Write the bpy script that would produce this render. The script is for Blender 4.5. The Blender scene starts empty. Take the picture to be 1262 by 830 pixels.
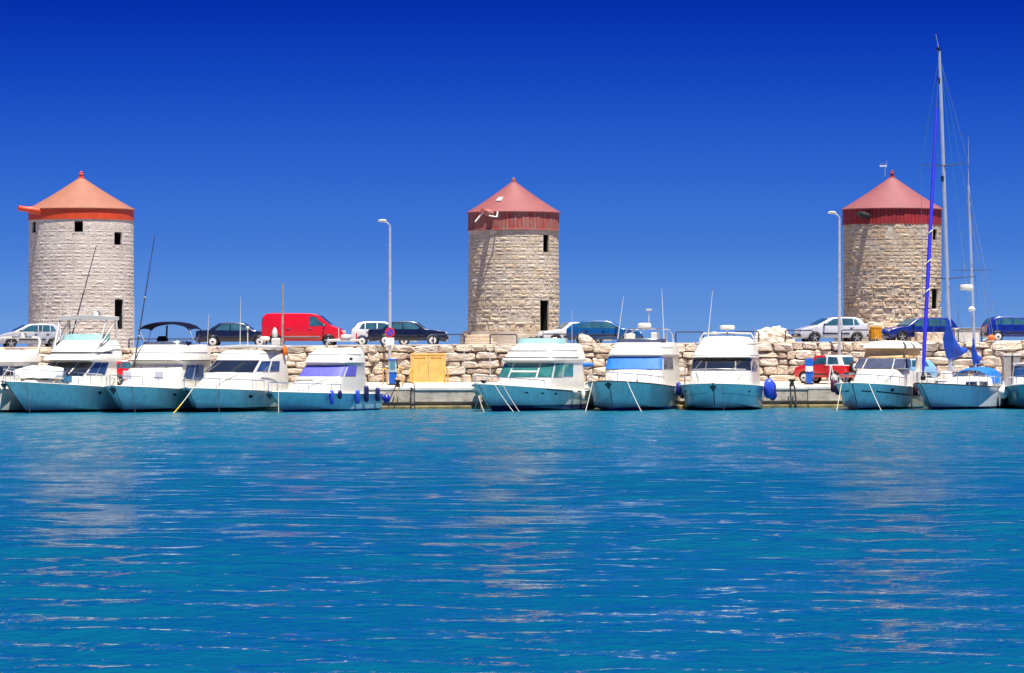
import bpy, bmesh, math, random
import numpy as np
from mathutils import Vector, Matrix, noise

random.seed(7)
R = math.radians
scene = bpy.context.scene
COL = scene.collection

# ------------------------------------------------------------------ camera
F = 4500.0            # focal length in photo pixels (1262 wide)
H = 3.28              # eye height above the water
YH = 428.0            # horizon row in the photograph
cam_d = bpy.data.cameras.new("camera")
cam = bpy.data.objects.new("camera", cam_d)
COL.objects.link(cam)
cam_d.sensor_width = 36.0
cam_d.lens = 36.0 * F / 1262.0
cam_d.clip_start = 0.5
cam_d.clip_end = 20000
cam.location = (0, 0, H)
cam.rotation_euler = (R(90) + math.atan((YH - 415) / F), 0, 0)
scene.camera = cam

# ------------------------------------------------------------------ light
SUN_EL, SUN_AZ = R(74), R(25)      # azimuth measured from "behind the camera" to the right
to_sun = Vector((math.sin(SUN_AZ) * math.cos(SUN_EL), -math.cos(SUN_AZ) * math.cos(SUN_EL), math.sin(SUN_EL)))
sd = bpy.data.lights.new("sun", 'SUN')
sd.energy = 5.0
sd.angle = R(0.53)
sd.color = (1.0, 0.95, 0.87)
so = bpy.data.objects.new("sun", sd)
COL.objects.link(so)
so.rotation_euler = (-to_sun).to_track_quat('-Z', 'Y').to_euler()
so.location = (60, -60, 120)

world = bpy.data.worlds.new("World")
scene.world = world
world.use_nodes = True
wn, wl = world.node_tree.nodes, world.node_tree.links
wn.clear()
w_out = wn.new('ShaderNodeOutputWorld')
w_bg = wn.new('ShaderNodeBackground')
w_sky = wn.new('ShaderNodeTexSky')
w_sky.sky_type = 'NISHITA'
w_sky.sun_disc = False
w_sky.sun_elevation = SUN_EL
w_sky.sun_rotation = math.atan2(to_sun.x, to_sun.y)
w_sky.air_density = 1.0
w_sky.dust_density = 0.3
w_sky.ozone_density = 3.0
w_bg.inputs['Strength'].default_value = 0.10
w_tc = wn.new('ShaderNodeTexCoord')
w_sep = wn.new('ShaderNodeSeparateXYZ')
w_map = wn.new('ShaderNodeMapRange')
w_map.inputs['From Min'].default_value = 0.0
w_map.inputs['From Max'].default_value = 1.0
w_ramp = wn.new('ShaderNodeValToRGB')
SKY_TINT = [(0.0007, (0.1308, 0.2871, 0.7994)), (0.0107, (0.0901, 0.2252, 0.7122)), (0.0284, (0.0458, 0.1432, 0.5814)), (0.0484, (0.0239, 0.0974, 0.4869)), (0.0729, (0.0072, 0.0523, 0.3924)), (0.0884, (0.0029, 0.0305, 0.3271)), (0.096, (0.0021, 0.0247, 0.2979)), (0.4, (0.0131, 0.0799, 0.3634))]
el = w_ramp.color_ramp.elements
while len(el) > 1:
    el.remove(el[-1])
for i, (p, c) in enumerate(SKY_TINT):
    e = el[0] if i == 0 else el.new(p)
    e.position = p
    e.color = (*c, 1)
w_mul = wn.new('ShaderNodeMix')
w_mul.data_type = 'RGBA'
w_mul.blend_type = 'MULTIPLY'
w_mul.inputs['Factor'].default_value = 1.0
wl.new(w_tc.outputs['Generated'], w_sep.inputs[0])
wl.new(w_sep.outputs['Z'], w_map.inputs['Value'])
wl.new(w_map.outputs[0], w_ramp.inputs[0])
wl.new(w_sky.outputs[0], w_mul.inputs['A'])
wl.new(w_ramp.outputs[0], w_mul.inputs['B'])
wl.new(w_mul.outputs['Result'], w_bg.inputs['Color'])
wl.new(w_bg.outputs[0], w_out.inputs[0])

vs = scene.view_settings
vs.view_transform = 'Standard'
vs.look = 'None'
vs.exposure = 1.06
vs.gamma = 1.0
vs.use_curve_mapping = False

# ------------------------------------------------------------------ layout helpers
TA = 0.2                                  # tangent of the quay's angle to the picture plane
ALPHA = math.atan(TA)
QA = Vector((math.cos(ALPHA), math.sin(ALPHA), 0))
QN = Vector((-math.sin(ALPHA), math.cos(ALPHA), 0))
Q0 = Vector((0, 194, 0))

def Q(sx, d, z=0.0):
    p = Q0 + QA * sx + QN * d
    return Vector((p.x, p.y, z))

def at(px, d):
    """ground point on the line d metres behind the quay edge, seen at photo column px"""
    u = (px - 631.0) / F
    y = (194.0 + d / math.cos(ALPHA)) / (1 - TA * u)
    return Vector((u * y, y, 0))

def zat(y, Y):
    return H + (YH - y) / F * Y

def sx_of(p):
    return (Vector((p[0], p[1], 0)) - Q0).dot(QA)

def road_z(p):
    return 3.36 + 0.0068 * sx_of(p)

# ------------------------------------------------------------------ materials
MATS = {}

def _n(nt, t, **kw):
    n = nt.nodes.new(t)
    for k, v in kw.items():
        setattr(n, k, v)
    return n

def mat(name, col, rough=0.5, metal=0.0, spec=0.5, var=0.08, scale=3.0, bump=0.0, bscale=None, coat=0.0, col2=None, rand=None):
    if name in MATS:
        return MATS[name]
    m = bpy.data.materials.new(name)
    m.use_nodes = True
    nt = m.node_tree
    b = nt.nodes['Principled BSDF']
    b.inputs['Roughness'].default_value = rough
    b.inputs['Metallic'].default_value = metal
    b.inputs['Specular IOR Level'].default_value = spec
    b.inputs['Coat Weight'].default_value = coat
    b.inputs['Coat Roughness'].default_value = 0.05
    tc = _n(nt, 'ShaderNodeTexCoord')
    nz = _n(nt, 'ShaderNodeTexNoise')
    nz.inputs['Scale'].default_value = scale
    nz.inputs['Detail'].default_value = 6
    nz.inputs['Roughness'].default_value = 0.65
    nt.links.new(tc.outputs['Object'], nz.inputs['Vector'])
    c2 = col2 if col2 else tuple(max(0, c * (1 - 3.0 * var)) for c in col)
    c1 = tuple(min(1, c * (1 + (0 if col2 else var))) for c in col)
    rp = _n(nt, 'ShaderNodeValToRGB')
    rp.color_ramp.elements[0].position = 0.33
    rp.color_ramp.elements[0].color = (*c2, 1)
    rp.color_ramp.elements[1].position = 0.62
    rp.color_ramp.elements[1].color = (*c1, 1)
    nt.links.new(nz.outputs['Fac'], rp.inputs[0])
    out = rp.outputs[0]
    if rand:                       # rand = (dark, light, mode)
        r2 = _n(nt, 'ShaderNodeValToRGB')
        if rand[2] == 'object':
            src = _n(nt, 'ShaderNodeObjectInfo').outputs['Random']
        else:
            src = _n(nt, 'ShaderNodeNewGeometry').outputs['Random Per Island']
        cols = rand[0]
        els = r2.color_ramp.elements
        while len(els) > 1:
            els.remove(els[-1])
        for i, c in enumerate(cols):
            e = els[0] if i == 0 else els.new(i / (len(cols) - 1))
            e.position = i / (len(cols) - 1)
            e.color = (*c, 1)
        nt.links.new(src, r2.inputs[0])
        mx = _n(nt, 'ShaderNodeMix', data_type='RGBA', blend_type='MULTIPLY')
        mx.inputs['Factor'].default_value = rand[1]
        nt.links.new(out, mx.inputs['A'])
        nt.links.new(r2.outputs[0], mx.inputs['B'])
        out = mx.outputs['Result']
    nt.links.new(out, b.inputs['Base Color'])
    if bump:
        n2 = _n(nt, 'ShaderNodeTexNoise')
        n2.inputs['Scale'].default_value = bscale or scale * 4
        n2.inputs['Detail'].default_value = 8
        nt.links.new(tc.outputs['Object'], n2.inputs['Vector'])
        bp = _n(nt, 'ShaderNodeBump')
        bp.inputs['Strength'].default_value = bump
        bp.inputs['Distance'].default_value = 0.05 if bump < .85 else 0.14
        nt.links.new(n2.outputs['Fac'], bp.inputs['Height'])
        nt.links.new(bp.outputs[0], b.inputs['Normal'])
    MATS[name] = m
    return m

def hull_mat(name, top, boot, bootz, stripe=None):
    """gelcoat topsides, painted boot top below bootz, optional thin line above it"""
    m = bpy.data.materials.new(name)
    m.use_nodes = True
    nt = m.node_tree
    b = nt.nodes['Principled BSDF']
    b.inputs['Roughness'].default_value = 0.22
    b.inputs['Coat Weight'].default_value = 0.6
    b.inputs['Coat Roughness'].default_value = 0.04
    tc = _n(nt, 'ShaderNodeTexCoord')
    sp = _n(nt, 'ShaderNodeSeparateXYZ')
    nt.links.new(tc.outputs['Object'], sp.inputs[0])
    mp = _n(nt, 'ShaderNodeMapping')
    mp.inputs['Scale'].default_value = (2.2, 2.2, 0.5)
    nt.links.new(tc.outputs['Object'], mp.inputs[0])
    nz = _n(nt, 'ShaderNodeTexNoise')
    nz.inputs['Scale'].default_value = 2.0
    nz.inputs['Detail'].default_value = 7
    nt.links.new(mp.outputs[0], nz.inputs['Vector'])
    rp = _n(nt, 'ShaderNodeValToRGB')
    rp.color_ramp.elements[0].position = 0.3
    rp.color_ramp.elements[0].color = (*[c * 0.80 for c in top], 1)
    rp.color_ramp.elements[1].position = 0.6
    rp.color_ramp.elements[1].color = (*top, 1)
    nt.links.new(nz.outputs['Fac'], rp.inputs[0])
    prev = rp.outputs[0]
    def band(z0, colr, prev):
        lt = _n(nt, 'ShaderNodeMath', operation='LESS_THAN')
        lt.inputs[1].default_value = z0
        nt.links.new(sp.outputs['Z'], lt.inputs[0])
        mx = _n(nt, 'ShaderNodeMix', data_type='RGBA')
        nt.links.new(lt.outputs[0], mx.inputs['Factor'])
        nt.links.new(prev, mx.inputs['A'])
        mx.inputs['B'].default_value = (*colr, 1)
        return mx.outputs['Result']
    if stripe:
        prev = band(bootz + 0.07, stripe, prev)
        prev = band(bootz + 0.035, top, prev)
    prev = band(bootz, boot, prev)
    # tide-mark grime just above the boot top
    gz = _n(nt, 'ShaderNodeMapRange'); gz.inputs['From Min'].default_value = bootz; gz.inputs['From Max'].default_value = bootz + .32
    gz.inputs['To Min'].default_value = .55; gz.inputs['To Max'].default_value = 0.0
    nt.links.new(sp.outputs['Z'], gz.inputs['Value'])
    g2 = _n(nt, 'ShaderNodeMath', operation='MULTIPLY'); nt.links.new(gz.outputs[0], g2.inputs[0]); nt.links.new(nz.outputs['Fac'], g2.inputs[1])
    gm = _n(nt, 'ShaderNodeMix', data_type='RGBA'); gm.inputs['B'].default_value = (.16, .15, .08, 1)
    nt.links.new(g2.outputs[0], gm.inputs['Factor']); nt.links.new(prev, gm.inputs['A']); prev = gm.outputs['Result']
    nt.links.new(prev, b.inputs['Base Color'])
    # slow fairing ripple of hand laid glass fibre
    n2 = _n(nt, 'ShaderNodeTexNoise')
    n2.inputs['Scale'].default_value = 1.6
    n2.inputs['Detail'].default_value = 2
    nt.links.new(tc.outputs['Object'], n2.inputs['Vector'])
    bp = _n(nt, 'ShaderNodeBump')
    bp.inputs['Strength'].default_value = 0.25
    bp.inputs['Distance'].default_value = 0.05
    nt.links.new(n2.outputs['Fac'], bp.inputs['Height'])
    nt.links.new(bp.outputs[0], b.inputs['Normal'])
    return m

AQUA_BOUNCE = (0.84, 0.94, 0.88)  # white hulls tinted aqua: light bounced off the water put into their colour
white = mat('gelcoat_white', (0.61, 0.592, 0.535), 0.32, var=0.025, scale=1.2, coat=0.2)
deckm = mat('deck_white', (0.70, 0.68, 0.62), 0.55, var=0.04, scale=4, bump=0.1)
cream = mat('cream_vinyl', (0.74, 0.68, 0.56), 0.6, var=0.05, scale=2, bump=0.15)
beige = mat('beige_canvas', (0.78, 0.48, 0.20), 0.8, var=0.06, scale=3, bump=0.2)
glass = mat('dark_glass', (0.012, 0.018, 0.03), 0.05, spec=0.7, var=0.1, scale=1)
glassg = mat('green_glass', (0.035, 0.16, 0.15), 0.06, spec=0.7, var=0.15, scale=1.5)
glassb = mat('blue_glass', (0.02, 0.05, 0.14), 0.06, spec=0.7, var=0.15, scale=1.5)
glasscar = mat('car_glass', (0.03, 0.10, 0.14), 0.04, spec=0.8, var=0.15, scale=1.5)
acrylic = mat('acrylic_green', (0.36, 0.62, 0.56), 0.12, spec=0.6, var=0.05, scale=2)
smoke = mat('acrylic_smoke', (0.06, 0.07, 0.11), 0.10, spec=0.6, var=0.08, scale=2)
steel = mat('stainless', (0.72, 0.72, 0.74), 0.22, metal=0.9, var=0.03, scale=5)
alu = mat('mast_alloy', (0.66, 0.68, 0.72), 0.35, metal=0.5, var=0.04, scale=3)
black = mat('black_trim', (0.012, 0.012, 0.014), 0.45, var=0.1)
rubber = mat('rubber', (0.016, 0.016, 0.017), 0.75, var=0.15, scale=6)
navy_cv = mat('navy_canvas', (0.004, 0.005, 0.018), 1.0, spec=0.08, var=0.1, bump=0.2)
blue_cv = mat('blue_canvas', (0.003, 0.060, 0.42), 0.7, var=0.08, scale=2, bump=0.4, bscale=5)
sky_cv = mat('bright_blue_canvas', (0.004, 0.13, 0.50), 0.65, var=0.06, scale=2, bump=0.4, bscale=4)
purple_cv = mat('violet_mesh_cover', (0.085, 0.085, 0.42), 0.6, var=0.06, scale=2, bump=0.3, bscale=5)
fend_b = mat('fender_blue', (0.012, 0.02, 0.32), 0.4, var=0.08)
fend_bb = mat('fender_bright_blue', (0.03, 0.08, 0.62), 0.4, var=0.08)
fend_n = mat('fender_navy', (0.010, 0.012, 0.10), 0.45, var=0.08)
fend_w = mat('fender_white', (0.78, 0.76, 0.70), 0.4, var=0.06)
fend_g = mat('buoy_green', (0.28, 0.50, 0.42), 0.45, var=0.08)
fend_m = mat('fender_maroon', (0.06, 0.012, 0.04), 0.5, var=0.08)
rope_w = mat('rope_pale', (0.60, 0.57, 0.48), 0.85, var=0.12, scale=12)
rope_y = mat('rope_yellow', (0.75, 0.50, 0.03), 0.8, var=0.12, scale=12)
rope_d = mat('rope_dark', (0.05, 0.05, 0.045), 0.85, var=0.12, scale=12)
orange = mat('orange_plastic', (0.80, 0.16, 0.01), 0.45, var=0.06)
yellow = mat('yellow_paint', (0.80, 0.50, 0.15), 0.5, var=0.07, scale=2.5, bump=0.08)
bluep = mat('pedestal_blue', (0.01, 0.12, 0.55), 0.4, var=0.06)
paleb = mat('pale_blue_panel', (0.30, 0.52, 0.66), 0.35, var=0.06)
redp = mat('sign_red', (0.70, 0.02, 0.02), 0.4, var=0.04)
signb = mat('sign_blue', (0.03, 0.06, 0.50), 0.4, var=0.04)
signw = mat('sign_white', (0.78, 0.78, 0.76), 0.45, var=0.04)
galv = mat('galvanised', (0.60, 0.62, 0.64), 0.42, metal=0.4, var=0.06, scale=6)
bluerail = mat('rail_blue_black', (0.015, 0.018, 0.055), 0.4, var=0.15, scale=6)
wood = mat('grey_wood', (0.36, 0.27, 0.20), 0.8, var=0.12, scale=5, bump=0.3)
conc = mat('quay_concrete', (0.64, 0.55, 0.44), 0.85, var=0.10, scale=1.3, bump=0.35, bscale=9, col2=(0.36, 0.29, 0.21))
concw = mat('quay_coping_pale', (0.68, 0.65, 0.58), 0.8, var=0.08, scale=1.5, bump=0.2)
algae = mat('algae_ledge', (0.30, 0.22, 0.08), 0.6, var=0.2, scale=2.0, bump=0.4, col2=(0.10, 0.09, 0.04))
ground = mat('quay_pavement', (0.52, 0.45, 0.36), 0.9, var=0.08, scale=0.8, bump=0.3)
asphalt = mat('road_surface', (0.30, 0.27, 0.23), 0.9, var=0.1, scale=0.7, bump=0.3)
wallst = mat('wall_stone', (0.70, 0.635, 0.55), 0.9, scale=1.8, bump=1.0, bscale=5, col2=(0.46, 0.37, 0.27),
             rand=([(0.78, 0.72, 0.66), (1, 0.95, 0.88), (0.90, 0.88, 0.86), (1, 1, 1), (0.95, 0.82, 0.68)], 0.85, 'object'))
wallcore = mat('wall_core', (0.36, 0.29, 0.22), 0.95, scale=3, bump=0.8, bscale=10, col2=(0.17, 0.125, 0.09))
tow1 = mat('tower_stone_pale', (0.66, 0.60, 0.535), 0.92, scale=0.8, bump=0.5, bscale=14, col2=(0.50, 0.43, 0.36),
           rand=([(0.92, 0.90, 0.88), (1, 0.98, 0.96), (0.86, 0.84, 0.83), (1, 1, 1), (0.96, 0.90, 0.84)], 0.8, 'island'))
tow2 = mat('tower_stone_warm', (0.64, 0.56, 0.46), 0.92, scale=0.8, bump=0.6, bscale=14, col2=(0.48, 0.38, 0.26),
           rand=([(0.84, 0.80, 0.74), (1, 0.95, 0.88), (0.80, 0.79, 0.78), (1, 1, 1), (0.98, 0.86, 0.66)], 0.85, 'island'))
tow3 = mat('tower_stone_tan', (0.62, 0.525, 0.41), 0.92, scale=0.8, bump=0.6, bscale=14, col2=(0.44, 0.33, 0.21),
           rand=([(0.78, 0.72, 0.66), (1, 0.93, 0.82), (0.74, 0.72, 0.71), (1, 1, 1), (0.98, 0.82, 0.60)], 0.85, 'island'))
mortar1 = mat('mortar_pale', (0.62, 0.56, 0.49), 0.95, var=0.1, scale=4, bump=0.5, bscale=16)
mortar2 = mat('mortar_tan', (0.53, 0.455, 0.36), 0.95, var=0.14, scale=3, bump=0.5, bscale=16)
roof_o = mat('roof_orange', (0.285, 0.112, 0.066), 0.6, var=0.03, scale=1.4)
band_o = mat('band_orange', (0.62, 0.060, 0.012), 0.5, var=0.05, scale=2)
roof_r = mat('roof_red', (0.230, 0.066, 0.063), 0.6, var=0.04, scale=1.6)
roof_r3 = mat('roof_red_b', (0.220, 0.068, 0.071), 0.6, var=0.03, scale=1.6)
band_r = mat('band_red_worn', (0.42, 0.022, 0.018), 0.7, scale=1.3, var=0.2, bump=0.2,
             rand=([(1, 1, 1), (0.8, 0.8, 0.8), (1, 1, 1), (0.9, 1.6, 1.6)], 0.8, 'island'))
band_w = mat('band_board_weathered', (0.34, 0.14, 0.12), 0.8, scale=2.2, bump=0.3, col2=(0.40, 0.05, 0.035),
             rand=([(1, 1, 1), (0.75, 0.8, 0.8), (1, 1.3, 1.3), (0.9, 1.0, 1.0)], 0.8, 'island'))
band_r3 = mat('band_red_dark', (0.33, 0.020, 0.022), 0.6, scale=1.5, var=0.08,
              rand=([(1, 1, 1), (0.88, 0.88, 0.88), (1, 1, 1)], 0.8, 'island'))
darkin = mat('dark_interior', (0.012, 0.010, 0.009), 0.95, var=0.1)  # near-black: the shade inside the tower openings is put into this colour
greydoor = mat('old_door', (0.03, 0.035, 0.035), 0.8, var=0.15)

def car_paint(name, col):
    return mat(name, col, 0.28, var=0.015, scale=0.6, coat=0.8, spec=0.5)

# ------------------------------------------------------------------ mesh builder
class MB:
    def __init__(self):
        self.v, self.f, self.fm = [], [], []
    def add(self, verts, faces, mi=0):
        o = len(self.v)
        self.v += [tuple(p) for p in verts]
        self.f += [tuple(i + o for i in f) for f in faces]
        self.fm += [mi] * len(faces)
        return self
    def box(self, c, s, rz=0.0, mi=0, rot=None):
        m = rot if rot else Matrix.Rotation(rz, 3, 'Z')
        vs = []
        for dz in (-.5, .5):
            for dx, dy in ((-.5, -.5), (.5, -.5), (.5, .5), (-.5, .5)):
                vs.append(Vector(c) + m @ Vector((dx * s[0], dy * s[1], dz * s[2])))
        return self.add(vs, [(3, 2, 1, 0), (4, 5, 6, 7), (0, 1, 5, 4), (1, 2, 6, 5), (2, 3, 7, 6), (3, 0, 4, 7)], mi)
    def tube(self, pts, r, n=6, mi=0, caps=True):
        pts = [Vector(p) for p in pts]
        rs = r if isinstance(r, (list, tuple)) else [r] * len(pts)
        rings, up = [], None
        for i, p in enumerate(pts):
            d = (pts[min(i + 1, len(pts) - 1)] - pts[max(i - 1, 0)])
            if d.length < 1e-9:
                d = Vector((0, 0, 1))
            d.normalize()
            ref = Vector((0, 0, 1)) if abs(d.z) < 0.9 else Vector((1, 0, 0))
            if up is not None:
                ref = up
            a = d.cross(ref)
            if a.length < 1e-6:
                a = d.cross(Vector((0, 1, 0)))
            a.normalize()
            b = a.cross(d).normalized()
            up = b
            rings.append([p + (a * math.cos(2 * math.pi * k / n) + b * math.sin(2 * math.pi * k / n)) * rs[i] for k in range(n)])
        vs = [q for rg in rings for q in rg]
        fs = []
        for i in range(len(pts) - 1):
            for k in range(n):
                fs.append((i * n + k, i * n + (k + 1) % n, (i + 1) * n + (k + 1) % n, (i + 1) * n + k))
        if caps:
            fs.append(tuple(range(n - 1, -1, -1)))
            fs.append(tuple((len(pts) - 1) * n + k for k in range(n)))
        return self.add(vs, fs, mi)
    def lathe(self, prof, n=24, c=(0, 0, 0), axis='Z', mi=0):
        vs, fs = [], []
        c = Vector(c)
        for (r, z) in prof:
            for k in range(n):
                a = 2 * math.pi * k / n
                if axis == 'Z':
                    q = Vector((r * math.cos(a), r * math.sin(a), z))
                elif axis == 'Y':
                    q = Vector((r * math.cos(a), z, -r * math.sin(a)))
                else:
                    q = Vector((z, r * math.cos(a), r * math.sin(a)))
                vs.append(c + q)
        for i in range(len(prof) - 1):
            for k in range(n):
                fs.append((i * n + k, i * n + (k + 1) % n, (i + 1) * n + (k + 1) % n, (i + 1) * n + k))
        fs.append(tuple(range(n - 1, -1, -1)))
        fs.append(tuple((len(prof) - 1) * n + k for k in range(n)))
        return self.add(vs, fs, mi)
    def grid(self, rows, mi=0, closed=False):
        n = len(rows[0])
        vs = [q for r in rows for q in r]
        fs = []
        for i in range(len(rows) - 1):
            for k in range(n if closed else n - 1):
                fs.append((i * n + k, i * n + (k + 1) % n, (i + 1) * n + (k + 1) % n, (i + 1) * n + k))
        return self.add(vs, fs, mi)
    def slab(self, rows, th):
        """a sheet given thickness th along its local normals (both faces and the rim)"""
        g = MB().grid(rows)
        nr, nc = len(rows), len(rows[0])
        P = [[Vector(q) for q in r] for r in rows]
        N = []
        for i in range(nr):
            rr = []
            for k in range(nc):
                a = P[min(i + 1, nr - 1)][k] - P[max(i - 1, 0)][k]
                b = P[i][min(k + 1, nc - 1)] - P[i][max(k - 1, 0)]
                q = a.cross(b)
                rr.append(q.normalized() if q.length > 1e-9 else Vector((0, 0, 1)))
            N.append(rr)
        top = [[P[i][k] + N[i][k] * th * .5 for k in range(nc)] for i in range(nr)]
        bot = [[P[i][k] - N[i][k] * th * .5 for k in range(nc)] for i in range(nr)]
        o = len(self.v)
        self.grid(top)
        self.grid([list(reversed(r)) for r in bot])
        bd = [(0, k) for k in range(nc)] + [(i, nc - 1) for i in range(1, nr)] + [(nr - 1, k) for k in range(nc - 2, -1, -1)] + [(i, 0) for i in range(nr - 2, 0, -1)]
        vs = [top[i][k] for i, k in bd] + [bot[i][k] for i, k in bd]
        n = len(bd)
        self.add(vs, [(k, n + k, n + (k + 1) % n, (k + 1) % n) for k in range(n)])
        return self
    def build(self, name, m=None, parent=None, smooth=False, bevel=0.0, loc=None, angle=None):
        me = bpy.data.meshes.new(name)
        me.from_pydata(self.v, [], self.f)
        ms = m if isinstance(m, (list, tuple)) else [m]
        for q in ms:
            me.materials.append(q)
        if len(ms) > 1:
            me.polygons.foreach_set('material_index', self.fm)
        bm = bmesh.new()
        bm.from_mesh(me)
        bmesh.ops.remove_doubles(bm, verts=bm.verts, dist=1e-5)
        bmesh.ops.recalc_face_normals(bm, faces=bm.faces)
        if bevel:
            es = [e for e in bm.edges if len(e.link_faces) == 2 and e.calc_face_angle(0) > R(35)]
            try:
                bmesh.ops.bevel(bm, geom=es, offset=bevel, segments=2, affect='EDGES', profile=0.6)
            except Exception:
                pass
        if smooth:
            for f in bm.faces:
                f.smooth = True
            for e in bm.edges:
                if len(e.link_faces) == 2 and e.calc_face_angle(0) > R(angle or 38):
                    e.smooth = False
        bm.to_mesh(me)
        bm.free()
        me.update()
        o = bpy.data.objects.new(name, me)
        COL.objects.link(o)
        if parent:
            o.parent = parent
        if loc is not None:
            o.location = loc
        return o

def tag(o, label=None, cat=None, group=None, kind=None):
    if label: o['label'] = label
    if cat: o['category'] = cat
    if group: o['group'] = group
    if kind: o['kind'] = kind
    return o

def thing(name, label, cat, loc=(0, 0, 0), rz=0.0, group=None):
    o = bpy.data.objects.new(name, None)
    o.empty_display_size = 0.3
    COL.objects.link(o)
    o.location = loc
    o.rotation_euler = (0, 0, rz)
    return tag(o, label, cat, group)

def copy_tree(o, parent=None):
    c = o.copy()
    COL.objects.link(c)
    c.parent = parent
    for ch in list(o.children):
        copy_tree(ch, c)
    return c

#==BODY==
# ------------------------------------------------------------------ water
def build_water():
    rng = np.random.RandomState(3)
    rows, cols = 780, 800
    y0, y1 = 21.0, 215.0
    iy = np.linspace(1 / y0, 1 / y1, rows)
    Y = 1.0 / iy
    U = np.linspace(-0.2, 0.2, cols)
    YY, UU = np.meshgrid(Y, U, indexing='ij')
    XX = UU * (YY + 32.0)
    dY = np.gradient(Y)[:, None]
    dX = (0.4 / cols) * (YY + 32.0)
    Z = np.zeros_like(XX)
    nw = 110
    for i in range(nw):
        lam = 0.22 * (2.6 / 0.22) ** (rng.rand() ** 1.0)
        th = rng.normal(0.08, 0.42)
        k = 2 * math.pi / lam
        kx, ky = k * math.sin(th), k * math.cos(th)
        slope = 0.0145 * (1.0 if lam < 2.0 else (2.0 / lam) ** 0.9)
        amp = slope / k * rng.uniform(0.6, 1.4)
        att = np.exp(-0.5 * (ky * dY * 0.55) ** 2 - 0.5 * (kx * dX * 0.55) ** 2)
        if i < 16:      # the longer wind waves that band the foreground
            lam = rng.uniform(1.0, 3.2); th = rng.normal(0.05, 0.22); k = 2 * math.pi / lam; kx, ky = k * math.sin(th), k * math.cos(th)
            amp = 0.021 / k; att = np.exp(-0.5 * (ky * dY * 0.55) ** 2 - 0.5 * (kx * dX * 0.55) ** 2)
        ph = rng.rand() * 6.283
        ww = kx * XX + ky * YY + ph + 0.6 * np.sin(0.21 * XX + 0.13 * YY + i)
        Z += amp * att * np.sin(ww)
    # wind patches: calmer and rougher lanes
    gust = 1.0 + 0.35 * np.sin(0.16 * YY + 0.05 * XX) * np.sin(0.23 * XX - 0.07 * YY + 1.0)
    Z *= gust
    edge = np.minimum(1, np.minimum((UU + 0.2) / 0.02, (0.2 - UU) / 0.02))
    edge = np.minimum(edge, np.minimum((YY - y0) / 3.0, (y1 - YY) / 15.0))
    Z *= np.clip(edge, 0, 1)
    co = np.stack([XX, YY, Z], -1).reshape(-1, 3)
    idx = np.arange(rows * cols).reshape(rows, cols)
    q = np.stack([idx[:-1, :-1], idx[:-1, 1:], idx[1:, 1:], idx[1:, :-1]], -1).reshape(-1, 4)
    # flat surround out to the horizon, sharing no gaps with the patch
    a, b = y0, y1
    wa, wb_ = 0.2 * (a + 32), 0.2 * (b + 32)
    ex = [(-wa, a, 0), (wa, a, 0), (wb_, b, 0), (-wb_, b, 0),
          (-9000, -3000, 0), (9000, -3000, 0), (9000, 14000, 0), (-9000, 14000, 0)]
    n0 = len(co)
    co = np.vstack([co, np.array(ex)])
    ef = np.array([(4, 5, 1, 0), (1, 5, 6, 2), (3, 2, 6, 7), (4, 0, 3, 7)]) + n0
    q = np.vstack([q, ef])
    me = bpy.data.meshes.new('water')
    me.vertices.add(len(co)); me.vertices.foreach_set('co', co.ravel())
    me.loops.add(q.size); me.loops.foreach_set('vertex_index', q.ravel().astype(np.int32))
    me.polygons.add(len(q))
    me.polygons.foreach_set('loop_start', np.arange(0, q.size, 4, dtype=np.int32))
    me.polygons.foreach_set('use_smooth', np.ones(len(q), dtype=bool))
    me.update(calc_edges=True)
    m = bpy.data.materials.new('sea_water'); m.use_nodes = True
    nt = m.node_tree
    b_ = nt.nodes['Principled BSDF']
    b_.inputs['Roughness'].default_value = 0.05
    b_.inputs['IOR'].default_value = 1.333
    tc = _n(nt, 'ShaderNodeTexCoord')
    nz = _n(nt, 'ShaderNodeTexNoise'); nz.inputs['Scale'].default_value = 0.05; nz.inputs['Detail'].default_value = 3
    nt.links.new(tc.outputs['Object'], nz.inputs['Vector'])
    # shallower, greener water by the quay; deeper harbour basin further out
    dq = _n(nt, 'ShaderNodeVectorMath', operation='DOT_PRODUCT')
    dq.inputs[1].default_value = tuple(QN)
    nt.links.new(tc.outputs['Object'], dq.inputs[0])
    ad = _n(nt, 'ShaderNodeMath', operation='MULTIPLY_ADD')
    ad.inputs[1].default_value = 50.0
    nt.links.new(nz.outputs['Fac'], ad.inputs[0]); nt.links.new(dq.outputs['Value'], ad.inputs[2])
    mr = _n(nt, 'ShaderNodeMapRange')
    mr.inputs['From Min'].default_value = 70; mr.inputs['From Max'].default_value = 215
    nt.links.new(ad.outputs[0], mr.inputs['Value'])
    mx = _n(nt, 'ShaderNodeMix', data_type='RGBA')
    mx.inputs['A'].default_value = (0.001, 0.066, 0.122, 1)
    mx.inputs['B'].default_value = (0.006, 0.104, 0.162, 1)
    nt.links.new(mr.outputs[0], mx.inputs['Factor'])
    nt.links.new(mx.outputs['Result'], b_.inputs['Base Color'])
    mp = _n(nt, 'ShaderNodeMapping'); mp.inputs['Scale'].default_value = (1.0, 1.6, 1)
    nt.links.new(tc.outputs['Object'], mp.inputs[0])
    hs = None
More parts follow.
